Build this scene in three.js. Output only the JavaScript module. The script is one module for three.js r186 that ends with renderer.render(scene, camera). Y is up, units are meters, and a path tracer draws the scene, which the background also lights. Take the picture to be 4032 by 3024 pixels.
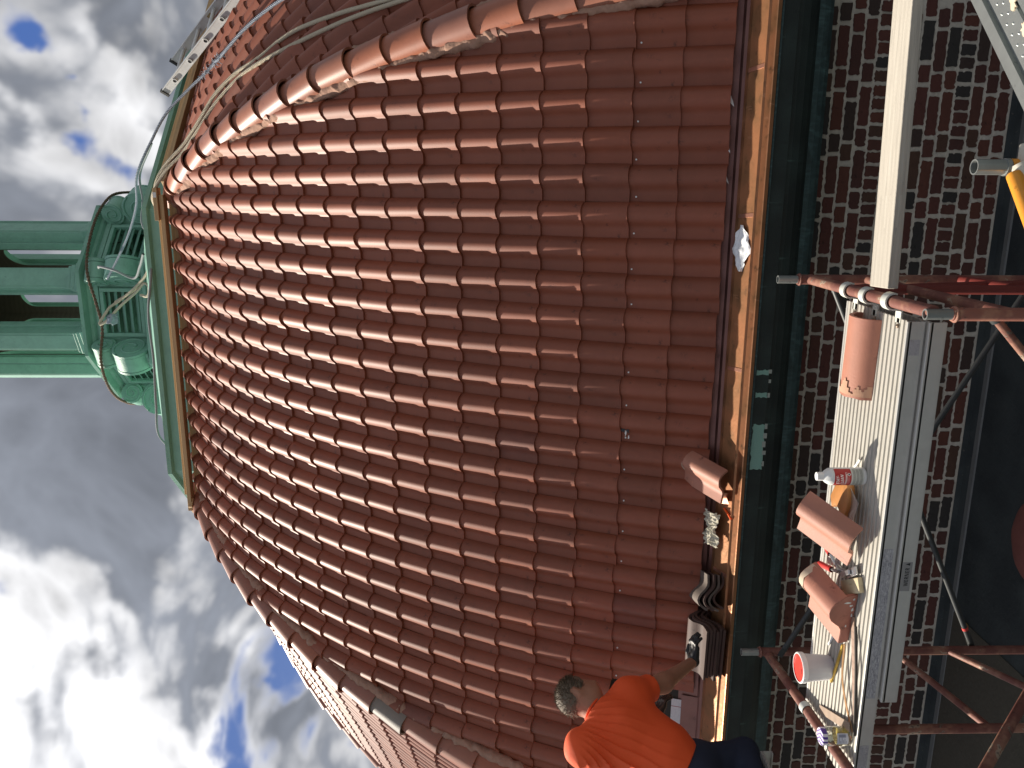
import * as THREE from 'three';
import { RoundedBoxGeometry } from 'three/addons/geometries/RoundedBoxGeometry.js';
import { mergeGeometries, mergeVertices, toCreasedNormals } from 'three/addons/utils/BufferGeometryUtils.js';
import { ImprovedNoise } from 'three/addons/math/ImprovedNoise.js';

// ---------- camera: a phone held on its side, so world up points to the left of the picture ----------
const V = (x, y, z) => new THREE.Vector3(x, y, z);
const scene = new THREE.Scene();
const YAW = THREE.MathUtils.degToRad(14), PITCH = THREE.MathUtils.degToRad(1.419);
const camera = new THREE.PerspectiveCamera(49.63, 4 / 3, 0.05, 6000);
camera.up.set(Math.cos(YAW), 0, -Math.sin(YAW));
camera.position.set(0, 0, 0);
camera.lookAt(-Math.sin(YAW) * Math.cos(PITCH), -Math.sin(PITCH), -Math.cos(YAW) * Math.cos(PITCH));
scene.add(camera);
const renderer = new THREE.WebGLRenderer({ antialias: true });
renderer.setSize(1024, 768);
renderer.toneMapping = THREE.LinearToneMapping;
renderer.toneMappingExposure = 1.6;
renderer.shadowMap.enabled = true;

// ---------- sun ----------
const SUN = V(-0.632, 0.711, -0.366).normalize();
const sun = new THREE.DirectionalLight(new THREE.Color(1.0, 0.91, 0.78), 5);
sun.position.copy(SUN).multiplyScalar(60);
sun.target.position.set(-1.6, 0, -6);
sun.castShadow = true;
Object.assign(sun.shadow.camera, { left: -16, right: 16, top: 16, bottom: -16, near: 1, far: 140 });
sun.shadow.mapSize.set(2048, 2048);
scene.add(sun, sun.target);

// ---------- noise ----------
const perlin = new ImprovedNoise();
const n3 = (x, y, z = 0) => perlin.noise(x + 131.3, y + 57.7, z + 211.9);
function fbm(x, y, z, o = 5) { let s = 0, a = 0.5, f = 1; for (let i = 0; i < o; i++) { s += a * n3(x * f, y * f, z * f + i * 7.3); a *= 0.5; f *= 2.03; } return s; }
let seed = 12345;
const rnd = () => { seed = (seed * 1664525 + 1013904223) >>> 0; return seed / 4294967296; };
const rr = (a, b) => a + (b - a) * rnd();
const clamp = (x, a = 0, b = 1) => Math.min(b, Math.max(a, x));
const sstep = (a, b, x) => { const t = clamp((x - a) / (b - a)); return t * t * (3 - 2 * t); };
const lerp = (a, b, t) => a + (b - a) * t;

// ---------- sky: broken cumulus over blue, brighter cloud towards the sun ----------
{
  const W = 2560, H = 1280, data = new Float32Array(W * H * 4);
  // banks of cloud and gaps: direction, reach in radians, more cover, more thickness
  const banks = [
    [-0.214, 0.443, -0.871, 0.087, 0.60, 0.50], [-0.309, 0.414, -0.856, 0.076, 0.70, 0.80], [-0.365, 0.380, -0.850, 0.052, 0.70, 0.75], [-0.429, 0.366, -0.826, 0.035, 0.60, 0.55],
    [-0.370, 0.445, -0.815, 0.044, 0.60, 0.40], [-0.246, 0.492, -0.835, 0.081, 0.60, 0.45], [-0.321, 0.485, -0.814, 0.044, 0.60, 0.25], [-0.427, 0.406, -0.808, 0.032, 0.60, 0.45],
    [-0.454, 0.390, -0.801, 0.020, 0.50, -0.36], [-0.410, 0.481, -0.775, 0.044, 0.60, -0.51], [-0.481, 0.466, -0.743, 0.064, 0.60, -0.36], [-0.539, 0.385, -0.749, 0.049, 0.60, -0.36],
    [-0.572, 0.343, -0.745, 0.044, 0.50, -0.36], [-0.480, 0.301, -0.824, 0.032, 0.50, -0.42], [-0.399, 0.451, -0.798, 0.020, 0.50, -0.30], [-0.475, 0.419, -0.773, 0.034, 0.40, 0.83],
    [-0.516, 0.309, -0.799, 0.028, 0.50, 0.90], [-0.539, 0.344, -0.769, 0.031, 0.50, 0.75], [-0.510, 0.450, -0.734, 0.024, 0.40, 0.68], [-0.572, 0.216, -0.792, 0.024, 0.40, 0.75],
    [-0.541, 0.425, -0.726, 0.028, 0.40, 0.52], [0.050, 0.479, -0.877, 0.055, 0.40, 0.30], [0.087, 0.458, -0.885, 0.032, 0.50, 0.25], [0.142, 0.382, -0.913, 0.049, 0.60, 0.70],
    [0.110, 0.362, -0.926, 0.035, 0.60, 0.55], [0.152, 0.422, -0.894, 0.023, 0.50, -0.55], [0.121, 0.409, -0.905, 0.023, 0.50, -0.65], [0.066, 0.388, -0.919, 0.025, 0.60, -0.95],
    [0.044, 0.370, -0.928, 0.016, 0.50, -0.90], [-0.004, 0.453, -0.891, 0.038, 0.50, -0.55], [-0.019, 0.408, -0.913, 0.019, 0.40, -0.60], [-0.042, 0.481, -0.876, 0.044, 0.50, 0.35],
    [0.031, 0.462, -0.887, 0.020, 0.40, -0.40], [0.010, 0.380, -0.925, 0.020, -0.98, 0.00], [0.018, 0.367, -0.930, 0.014, -0.77, 0.00], [0.089, 0.422, -0.902, 0.015, -0.77, 0.00],
    [0.080, 0.414, -0.907, 0.011, -0.68, 0.00], [0.047, 0.437, -0.898, 0.021, -0.51, 0.00], [0.066, 0.443, -0.894, 0.015, -0.38, 0.00], [0.149, 0.456, -0.877, 0.021, -0.68, 0.00],
    [0.134, 0.447, -0.884, 0.015, -0.64, 0.00], [-0.029, 0.428, -0.903, 0.010, -0.42, 0.00], [-0.525, 0.259, -0.811, 0.009, -0.56, 0.00], [-0.593, 0.303, -0.746, 0.013, -0.52, 0.00],
    [-0.596, 0.280, -0.753, 0.009, -0.42, 0.00],
  ].map(b => { const l = Math.hypot(b[0], b[1], b[2]); return [b[0] / l, b[1] / l, b[2] / l, b[3], b[4], b[5]]; });
  const puff = (x, y, z) => { let s = 0, a = 0.5, f = 1; for (let i = 0; i < 4; i++) { s += a * Math.abs(n3(x * f, y * f, z + i * 3.7)); a *= 0.52; f *= 2.1; } return s; };
  for (let j = 0; j < H; j++) {
    const el = ((j + 0.5) / H - 0.5) * Math.PI, y = Math.sin(el), cy = Math.cos(el);
    for (let i = 0; i < W; i++) {
      const k = (j * W + i) * 4; data[k + 3] = 1;
      if (el < -0.01) { data[k] = 0.05; data[k + 1] = 0.048; data[k + 2] = 0.044; continue; }
      const az = ((i + 0.5) / W - 0.5) * 2 * Math.PI, x = Math.cos(az) * cy, z = Math.sin(az) * cy;
      const m = 2.3 / (y + 0.45), px = x * m, pz = z * m;
      const wx = n3(px * 1.3 + 3, pz * 1.3, 1.7) * 0.5, wz = n3(px * 1.3, pz * 1.3 + 9, 4.1) * 0.5;
      const f1 = fbm(px * 1.5 + wx, pz * 1.5 + wz, 0.3, 5), pf = puff(px * 3.2 + wx * 2, pz * 3.2 + wz * 2, 2.2), th = fbm(px * 1.15 - 4 + wx, pz * 1.15 + 11 + wz, 5.5, 5);
      let cov = 0.62 + 1.7 * f1 + 2.0 * (0.2 - pf), thick = 0.74 + 1.3 * th + 0.9 * f1 + 2.3 * (0.2 - pf);
      const w1 = fbm(x * 11, y * 11, z * 11, 5) * 0.10, w2 = fbm(x * 11 + 40, y * 11, z * 11, 5) * 0.10, xx = x + w1, yv = y + w2, zv = z + (w1 - w2) * 0.5;
      for (const b of banks) {
        const ex = xx - b[0], ey = yv - b[1], ez = zv - b[2], a = (ex * ex + ey * ey + ez * ez) / (b[3] * b[3]);
        if (a > 6) continue;
        const w = Math.exp(-a);
        cov += b[4] * w; thick += b[5] * w;
      }
      const sd = x * SUN.x + y * SUN.y + z * SUN.z, glow = Math.exp(-(1 - sd) * 3.4), halo = Math.exp(-(1 - sd) * 14);
      const c = sstep(-0.14, 0.42, cov), t = sstep(0.10, 1.15, thick);
      const relief = 1 + 1.3 * (0.2 - pf);
      const wr = (0.45 + 0.38 * glow + 0.45 * halo) * relief, gr = (0.138 + 0.07 * glow) * (1 + 0.9 * (0.2 - pf) + 0.75 * f1);
      const cl = [lerp(wr, gr * 0.91, t), lerp(wr, gr * 0.985, t), lerp(wr * 1.02, gr * 1.15, t)];
      const h = Math.exp(-y * 5), blue = [lerp(0.040, 0.18, h) + 0.06 * halo, lerp(0.095, 0.23, h) + 0.06 * halo, lerp(0.29, 0.34, h) + 0.06 * halo];
      for (let q = 0; q < 3; q++) data[k + q] = lerp(blue[q], cl[q], c);
    }
  }
  const sky = new THREE.DataTexture(data, W, H, THREE.RGBAFormat, THREE.FloatType);
  sky.mapping = THREE.EquirectangularReflectionMapping; sky.minFilter = sky.magFilter = THREE.LinearFilter; sky.wrapS = THREE.RepeatWrapping;
  sky.colorSpace = THREE.LinearSRGBColorSpace; sky.needsUpdate = true;
  scene.background = sky; scene.environment = sky;
}

// ---------- textures ----------
const lin = c => (c <= 0.0031308 ? 12.92 * c : 1.055 * Math.pow(c, 1 / 2.4) - 0.055);
function tex(w, h, fn, { srgb = true, rep = [1, 1] } = {}) {
  const d = new Uint8Array(w * h * 4);
  for (let j = 0; j < h; j++) for (let i = 0; i < w; i++) {
    const v = fn(i / w, j / h), k = (j * w + i) * 4;
    const c = typeof v === 'number' ? [v, v, v] : v;
    for (let q = 0; q < 3; q++) d[k + q] = 255 * clamp(srgb ? lin(clamp(c[q])) : c[q]);
    d[k + 3] = 255;
  }
  const t = new THREE.DataTexture(d, w, h); t.wrapS = t.wrapT = THREE.RepeatWrapping; t.magFilter = t.minFilter = THREE.LinearFilter;
  if (srgb) t.colorSpace = THREE.SRGBColorSpace;
  t.repeat.set(...rep); t.needsUpdate = true; return t;
}
// noise that closes on itself over the unit square
function tile4(u, v, f, z, o = 4) {
  const a = fbm(u * f, v * f, z, o), b = fbm((u - 1) * f, v * f, z, o), c = fbm(u * f, (v - 1) * f, z, o), d = fbm((u - 1) * f, (v - 1) * f, z, o);
  return lerp(lerp(a, b, u), lerp(c, d, u), v);
}
function canvasTex(w, h, draw) {
  const c = document.createElement('canvas'); c.width = w; c.height = h; draw(c.getContext('2d'), w, h);
  const t = new THREE.CanvasTexture(c); t.colorSpace = THREE.SRGBColorSpace; return t;
}
const mixc = (a, b, t) => [lerp(a[0], b[0], t), lerp(a[1], b[1], t), lerp(a[2], b[2], t)];
const T = {};
T.grain = tex(256, 256, (u, v) => 0.5 + 0.9 * tile4(u, v, 24, 1, 3), { srgb: false, rep: [6, 6] });
T.lump = tex(256, 256, (u, v) => 0.5 + 0.8 * tile4(u, v, 8, 2, 5), { srgb: false, rep: [4, 4] });
{ // fired clay: soft clouding, scuffs and dark smears that run with the tile
  const marks = []; for (let i = 0; i < 46; i++) marks.push([rnd(), rnd(), rr(0.006, 0.03), rr(0.004, 0.02), rr(-0.6, 0.6), rr(0.25, 0.75), rnd() < 0.3]);
  T.clay = tex(768, 768, (u, v) => {
    let a = 0.86 + 0.22 * tile4(u, v, 5, 3, 4) + 0.10 * tile4(u, v, 40, 5, 3) + 0.10 * tile4(u * 1, v, 14, 8, 2);
    let c = [a, a * (1 + 0.05 * tile4(u, v, 7, 9, 3)), a * (1 + 0.10 * tile4(u, v, 6, 11, 3))];
    for (const m of marks) {
      let dx = u - m[0], dy = v - m[1]; dx -= Math.round(dx); dy -= Math.round(dy);
      if (Math.abs(dx) > 0.06 || Math.abs(dy) > 0.06) continue;
      const p = dx + m[4] * dy, w = Math.exp(-((p / m[3]) ** 2 + (dy / m[2]) ** 2)) * sstep(-0.1, 0.3, n3(u * 90, v * 90, 3) + 0.15);
      const to = m[6] ? [1.15, 1.12, 1.05] : [0.22, 0.2, 0.22];
      c = mixc(c, to, w * m[5]);
    }
    return c;
  });
}
T.wood = tex(512, 256, (u, v) => {
  const g = tile4(u, v * 1, 1.2, 4, 3) * 2 + v * 14, ring = 0.5 + 0.5 * Math.sin(g * 6.28 + 2.2 * tile4(u, v, 3, 6, 3));
  const fine = tile4(u * 0.25, v, 60, 7, 2);
  return 0.80 + 0.13 * ring + 0.22 * fine + 0.15 * tile4(u, v, 4, 12, 3);
});
T.oldwood = tex(768, 192, (u, v) => {
  const g = v * 10 + tile4(u, v, 1.6, 4, 3) * 1.6, ring = 0.5 + 0.5 * Math.sin(g * 6.28 + 3 * tile4(u, v, 4, 6, 3));
  let a = 0.84 + 0.09 * ring + 0.30 * tile4(u * 0.3, v, 48, 7, 2) + 0.2 * tile4(u, v, 5, 13, 3);
  for (const [ku, kv] of [[0.13, 0.4], [0.42, 0.65], [0.71, 0.3], [0.9, 0.55]]) { const d = Math.hypot((u - ku) * 4, v - kv); a *= 1 - 0.6 * Math.exp(-((d / 0.05) ** 2)); }
  if (tile4(u * 0.35, v, 26, 31, 2) < -0.26) a *= 0.7;
  return [a, a * 0.975, a * 0.93];
});
T.alu = tex(512, 512, (u, v) => { const s = tile4(u, v, 7, 21, 4), d = tile4(u, v, 26, 23, 3); let a = 0.88 + 0.16 * s + 0.14 * d + 0.1 * tile4(u * 0.2, v, 60, 25, 2); if (d > 0.3) a *= 0.7; return [a, a * 0.99, a * 0.97]; });
T.rust = tex(512, 512, (u, v) => {
  const a = tile4(u, v, 9, 31, 4), b = tile4(u, v, 34, 33, 3);
  let c = mixc([0.17, 0.062, 0.048], [0.30, 0.15, 0.10], sstep(-0.15, 0.35, a + 0.5 * b));
  if (a - b > 0.34) c = mixc(c, [0.40, 0.33, 0.25], 0.7);
  if (b < -0.24) c = mixc(c, [0.05, 0.03, 0.025], 0.6);
  return c;
});
T.copper = tex(512, 512, (u, v) => {
  const a = tile4(u, v, 6, 41, 5), b = tile4(u, v, 22, 43, 4), s = tile4(u, v * 0.25, 30, 45, 3);
  let c = mixc([0.42, 0.185, 0.088], [0.30, 0.15, 0.07], sstep(-0.2, 0.3, a));
  c = mixc(c, [0.20, 0.105, 0.05], 0.8 * sstep(0.06, 0.38, b + 0.5 * a));
  c = mixc(c, [0.13, 0.07, 0.04], 0.7 * sstep(0.30, 0.5, b + 0.35 * s));
  if (s < -0.30) c = mixc(c, [0.50, 0.26, 0.15], 0.5);
  return c;
});
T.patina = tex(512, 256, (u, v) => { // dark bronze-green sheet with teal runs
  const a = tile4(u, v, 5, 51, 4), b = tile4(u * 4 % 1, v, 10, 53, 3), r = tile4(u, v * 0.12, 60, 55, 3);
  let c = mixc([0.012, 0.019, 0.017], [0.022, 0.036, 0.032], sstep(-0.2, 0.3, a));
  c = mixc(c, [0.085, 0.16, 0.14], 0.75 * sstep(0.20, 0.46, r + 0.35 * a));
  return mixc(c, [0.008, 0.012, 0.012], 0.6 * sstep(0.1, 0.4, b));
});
T.teal = tex(512, 256, (u, v) => {
  const a = tile4(u, v, 7, 61, 4), r = tile4(u, v * 0.25, 44, 63, 4);
  let c = mixc([0.03, 0.055, 0.055], [0.095, 0.18, 0.175], sstep(-0.1, 0.42, r + 0.5 * a));
  return mixc(c, [0.016, 0.027, 0.027], 0.9 * sstep(-0.02, 0.28, a + 0.6 * r));
});
T.verdigris = tex(512, 512, (u, v) => {
  const a = tile4(u, v, 5, 71, 4), b = tile4(u, v, 20, 73, 4), r = tile4(u, v * 0.3, 30, 75, 3);
  let k = 1 + 0.28 * a + 0.16 * b; let c = [0.235 * k, 0.455 * k, 0.365 * k];
  c = mixc(c, [0.05, 0.075, 0.065], 0.55 * sstep(0.22, 0.48, b + 0.4 * r));
  return mixc(c, [0.17, 0.13, 0.08], 0.35 * sstep(0.28, 0.5, a - 0.5 * b));
});
T.lowroof = tex(512, 512, (u, v) => { const a = tile4(u, v, 4, 81, 4), b = tile4(u, v, 30, 83, 3); let c = mixc([0.018, 0.024, 0.026], [0.04, 0.05, 0.05], sstep(-0.2, 0.35, a)); return b > 0.33 ? mixc(c, [0.16, 0.14, 0.11], 0.5) : c; });
T.mortar = tex(512, 512, (u, v) => { const a = tile4(u, v, 9, 91, 4), b = tile4(u, v, 44, 93, 3); const k = 0.95 + 0.22 * a + 0.3 * b; return [0.56 * k, 0.52 * k, 0.435 * k]; });
T.cloth = tex(256, 256, (u, v) => 0.5 + 0.25 * Math.sin(u * 251) * Math.sin(v * 251) + 0.4 * tile4(u, v, 40, 95, 2), { srgb: false, rep: [8, 8] });

const M = (o) => { const m = new THREE.MeshPhysicalMaterial(Object.assign({ roughness: 0.8, metalness: 0 }, o)); m.side = THREE.DoubleSide; return m; };
const rgb = (r, g, b) => new THREE.Color().setRGB(r, g, b);
const bump = (t, s) => ({ bumpMap: t, bumpScale: s });
const mat = {
  hip: [[0.37, 0.145, 0.09], [0.34, 0.128, 0.078], [0.40, 0.135, 0.072], [0.35, 0.145, 0.10]].map(c => M({ color: rgb(...c), map: T.clay, roughness: 0.44, ...bump(T.grain, 0.0004) })),
  greyhip: M({ color: rgb(0.27, 0.23, 0.195), map: T.clay, roughness: 0.55, ...bump(T.grain, 0.0006) }),
  clayEnd: M({ color: rgb(0.16, 0.06, 0.04), map: T.clay, roughness: 0.85 }),
  mortarPink: M({ color: rgb(0.72, 0.46, 0.40), map: T.mortar, roughness: 0.95, ...bump(T.lump, 0.006) }),
  felt: M({ color: rgb(0.035, 0.034, 0.03), roughness: 0.9, ...bump(T.lump, 0.003) }),
  copper: M({ map: T.copper, roughness: 0.42, metalness: 0.55, ...bump(T.lump, 0.0015) }),
  copperClean: M({ color: rgb(0.78, 0.40, 0.28), roughness: 0.30, metalness: 0.85, ...bump(T.lump, 0.0012) }),
  copperPurple: M({ color: rgb(0.27, 0.135, 0.115), map: T.clay, roughness: 0.38, metalness: 0.6, ...bump(T.lump, 0.001) }),
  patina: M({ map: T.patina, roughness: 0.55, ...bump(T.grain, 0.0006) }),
  teal: M({ map: T.teal, roughness: 0.6, ...bump(T.grain, 0.001) }),
  mint: M({ color: rgb(0.20, 0.36, 0.30), roughness: 0.6, ...bump(T.grain, 0.001) }),
  tape: M({ color: rgb(0.30, 0.33, 0.29), roughness: 0.7 }),
  verd: M({ map: T.verdigris, roughness: 0.5, ...bump(T.lump, 0.002) }),
  mortar: M({ map: T.mortar, roughness: 0.95, ...bump(T.lump, 0.006) }),
  lowroof: M({ map: T.lowroof, roughness: 0.75, ...bump(T.lump, 0.004) }),
  flash: M({ color: rgb(0.20, 0.21, 0.21), map: T.alu, roughness: 0.55, metalness: 0.4 }),
  pine: M({ color: rgb(0.62, 0.42, 0.22), map: T.wood, roughness: 0.75, ...bump(T.grain, 0.0005) }),
  pineEnd: M({ color: rgb(0.72, 0.60, 0.30), map: T.wood, roughness: 0.8 }),
  oldwood: M({ color: rgb(0.46, 0.435, 0.39), map: T.oldwood, roughness: 0.9, ...bump(T.grain, 0.0012) }),
  alu: M({ color: rgb(0.66, 0.66, 0.64), map: T.alu, roughness: 0.42, metalness: 0.45, ...bump(T.grain, 0.0004) }),
  aluBright: M({ color: rgb(0.70, 0.71, 0.72), map: T.alu, roughness: 0.4, metalness: 0.15 }),
  aluDeck: M({ color: rgb(0.56, 0.545, 0.50), map: T.alu, roughness: 0.48, metalness: 0.3, ...bump(T.grain, 0.0004) }),
  rubber: M({ color: rgb(0.02, 0.02, 0.022), roughness: 0.6 }),
  rust: M({ map: T.rust, roughness: 0.62, metalness: 0.1, ...bump(T.lump, 0.0012) }),
  redpaint: M({ color: rgb(0.17, 0.03, 0.024), roughness: 0.45, ...bump(T.lump, 0.001) }),
  galv: M({ color: rgb(0.34, 0.37, 0.37), map: T.alu, roughness: 0.42, metalness: 0.7 }),
  darksteel: M({ color: rgb(0.055, 0.06, 0.062), map: T.alu, roughness: 0.5, metalness: 0.4 }),
  orangePaint: M({ color: rgb(0.78, 0.32, 0.03), roughness: 0.45, map: T.alu }),
  ropeTan: M({ color: rgb(0.52, 0.46, 0.35), roughness: 0.9, ...bump(T.grain, 0.001) }),
  ropeBlue: M({ color: rgb(0.30, 0.34, 0.40), roughness: 0.95, ...bump(T.grain, 0.0015) }),
  ropeBrown: M({ color: rgb(0.16, 0.10, 0.07), roughness: 0.95, ...bump(T.grain, 0.001) }),
  ropeGrey: M({ color: rgb(0.26, 0.28, 0.29), roughness: 0.9, ...bump(T.grain, 0.001) }),
  white: M({ color: rgb(0.78, 0.79, 0.78), roughness: 0.5 }),
  paper: M({ color: rgb(0.72, 0.74, 0.76), roughness: 0.6, ...bump(T.lump, 0.004) }),
  rag: M({ color: rgb(0.50, 0.47, 0.38), roughness: 0.95, ...bump(T.cloth, 0.001) }),
  steel: M({ color: rgb(0.55, 0.56, 0.58), roughness: 0.28, metalness: 0.9 }),
  redGrip: M({ color: rgb(0.55, 0.05, 0.045), roughness: 0.4 }),
  skin: M({ color: rgb(0.36, 0.17, 0.105), roughness: 0.6, ...bump(T.grain, 0.0006) }),
  hair: M({ color: rgb(0.13, 0.10, 0.07), roughness: 0.55 }),
  shirt: M({ color: rgb(0.84, 0.10, 0.02), roughness: 0.75, sheen: 0.4, sheenRoughness: 0.5, sheenColor: rgb(1, 0.35, 0.15), ...bump(T.cloth, 0.0008) }),
  jeans: M({ color: rgb(0.018, 0.026, 0.052), roughness: 0.85, ...bump(T.cloth, 0.0012) }),
  glove: M({ color: rgb(0.018, 0.018, 0.019), roughness: 0.38, ...bump(T.lump, 0.003) }),
};

// ---------- helpers ----------
const used = {};
const numbered = n => { used[n] = (used[n] ?? -1) + 1; return used[n] ? `${n}_${String(used[n]).padStart(3, '0')}` : n; };
function tag(o, label, category, group, kind) { if (label) o.userData.label = label; if (category) o.userData.category = category; if (group) o.userData.group = group; if (kind) o.userData.kind = kind; return o; }
function shadows(o) { o.castShadow = o.receiveShadow = true; return o; }
function thing(name, label, category, group, kind) { const g = new THREE.Group(); g.name = numbered(name); scene.add(g); return tag(g, label, category, group, kind); }
function uvm(geo, s = 1) { // uv in metres by the main direction of each face
  if (geo.index) geo = geo.toNonIndexed();
  const p = geo.attributes.position, uv = new Float32Array(p.count * 2), a = V(), b = V(), c = V();
  for (let i = 0; i < p.count; i += 3) {
    a.fromBufferAttribute(p, i); b.fromBufferAttribute(p, i + 1); c.fromBufferAttribute(p, i + 2);
    const n = b.clone().sub(a).cross(c.clone().sub(a)); const ax = Math.abs(n.x), ay = Math.abs(n.y), az = Math.abs(n.z);
    [a, b, c].forEach((q, k) => { const [u, v] = ay >= ax && ay >= az ? [q.x, q.z] : ax >= az ? [q.z, q.y] : [q.x, q.y]; uv[(i + k) * 2] = u * s; uv[(i + k) * 2 + 1] = v * s; });
  }
  geo.setAttribute('uv', new THREE.BufferAttribute(uv, 2)); return geo;
}
function clean(g) { const o = g.index ? g.toNonIndexed() : g; for (const k of Object.keys(o.attributes)) if (!['position', 'normal', 'uv'].includes(k)) o.deleteAttribute(k); if (!o.attributes.uv) uvm(o); if (!o.attributes.normal) o.computeVertexNormals(); return o; }
const merge = list => mergeGeometries(list.map(clean));
function mesh(name, geo, m, parent) {
  if (Array.isArray(geo)) geo = merge(geo);
  const o = shadows(new THREE.Mesh(geo, m)); o.name = parent ? name : numbered(name); (parent || scene).add(o); return o;
}
const box = (w, h, d, x = 0, y = 0, z = 0, r = 0) => { const g = r ? new RoundedBoxGeometry(w, h, d, 2, r) : new THREE.BoxGeometry(w, h, d); g.translate(x, y, z); return uvm(g); };
function orient(geo, a, b, upHint) { // geometry built along +y from 0 to 1 unit length kept: turns y to b-a and moves to a
  const d = b.clone().sub(a).normalize(); const m = new THREE.Matrix4();
  let up = upHint ? upHint.clone() : (Math.abs(d.y) < 0.9 ? V(0, 1, 0) : V(1, 0, 0));
  const x = up.clone().cross(d).normalize(), z = x.clone().cross(d).normalize(); // x, d, z
  m.makeBasis(x, d, z); m.setPosition(a); return geo.applyMatrix4(m);
}
function rod(a, b, r, seg = 14, r2 = r) { const L = a.distanceTo(b); const g = new THREE.CylinderGeometry(r2, r, L, seg, 1); g.translate(0, L / 2, 0); return orient(uvm(g), a, b); }
function pipe(a, b, r, t = 0.004, seg = 20) { // open tube with wall thickness
  const L = a.distanceTo(b), pts = [[r - t, 0], [r, 0], [r, L], [r - t, L], [r - t, 0]].map(p => new THREE.Vector2(...p));
  return orient(uvm(toCreasedNormals(new THREE.LatheGeometry(pts, seg), 0.6)), a, b);
}
function bar(a, b, w, h, up, r = 0.003) { const L = a.distanceTo(b); const g = new RoundedBoxGeometry(w, L, h, 1, r); g.translate(0, L / 2, 0); return orient(uvm(g), a, b, up); }
function tube(pts, r, seg = 60, rs = 8, closed = false) { return new THREE.TubeGeometry(new THREE.CatmullRomCurve3(pts, closed, 'centripetal'), seg, r, rs, closed); }
function rope(pts, R, pitch = 0.06, strands = 3, seg) { // laid rope: strands wound round the path
  const cv = new THREE.CatmullRomCurve3(pts, false, 'centripetal'), L = cv.getLength(), n = seg || Math.min(900, Math.ceil(L / pitch * 9)), fr = cv.computeFrenetFrames(n, false), out = [];
  for (let s = 0; s < strands; s++) {
    const P = []; for (let i = 0; i <= n; i++) { const a = i / n * L / pitch * 2 * Math.PI / 1 + s * 2 * Math.PI / strands; P.push(cv.getPointAt(i / n).addScaledVector(fr.normals[i], Math.cos(a) * R * 0.5).addScaledVector(fr.binormals[i], Math.sin(a) * R * 0.5)); }
    out.push(new THREE.TubeGeometry(new THREE.CatmullRomCurve3(P), n, R * 0.56, 5, false));
  }
  return merge(out);
}
function jitterGeo(geo, amp, f) { const p = geo.attributes.position; for (let i = 0; i < p.count; i++) { const x = p.getX(i), y = p.getY(i), z = p.getZ(i); p.setXYZ(i, x + amp * n3(x * f, y * f, z * f), y + amp * n3(x * f + 9, y * f, z * f), z + amp * n3(x * f, y * f + 17, z * f)); } geo.computeVertexNormals(); return geo; }

// ================= the dome =================
const AX = V(-1.61, 0, -11.14), UPV = V(0, 1, 0), T8 = Math.tan(Math.PI / 8), C8 = Math.cos(Math.PI / 8);
const nrm = a => V(Math.sin(a), 0, Math.cos(a)), tng = a => V(Math.cos(a), 0, -Math.sin(a));
const at8 = (a, r, x, y) => AX.clone().addScaledVector(nrm(a), r).addScaledVector(tng(a), x).addScaledVector(UPV, y);
// course lines up the slope: apothem and height of each joint; J[0] is the eave
const J = [[6.440, -1.303]]; { let y = -1.0516, z = -4.7723; const E = 0.262; for (let k = 0; k <= 19; k++) { J.push([z - AX.z, y]); const a = THREE.MathUtils.degToRad(17.1676 + 1.99697 * k + 0.01823 * k * k); y += E * Math.cos(a); z -= E * Math.sin(a); } }
function oct(profile, faces = [0, 1, 2, 3, 4, 5, 6, 7], us = 1) { // sheet of that outline (apothem, height) carried round the octagon
  const pos = [], uv = [];
  for (const f of faces) {
    const a = f * Math.PI / 4; let v = 0;
    for (let i = 0; i < profile.length - 1; i++) {
      const [r0, y0] = profile[i], [r1, y1] = profile[i + 1], l = Math.hypot(r1 - r0, y1 - y0);
      const p = [at8(a, r0, -r0 * T8, y0), at8(a, r0, r0 * T8, y0), at8(a, r1, r1 * T8, y1), at8(a, r1, -r1 * T8, y1)];
      const q = [[-r0 * T8, v], [r0 * T8, v], [r1 * T8, v + l], [-r1 * T8, v + l]];
      for (const k of [0, 1, 2, 0, 2, 3]) { pos.push(p[k].x, p[k].y, p[k].z); uv.push(q[k][0] * us, q[k][1] * us); }
      v += l;
    }
  }
  const g = new THREE.BufferGeometry(); g.setAttribute('position', new THREE.Float32BufferAttribute(pos, 3)); g.setAttribute('uv', new THREE.Float32BufferAttribute(uv, 2)); g.computeVertexNormals(); return g;
}
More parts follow.
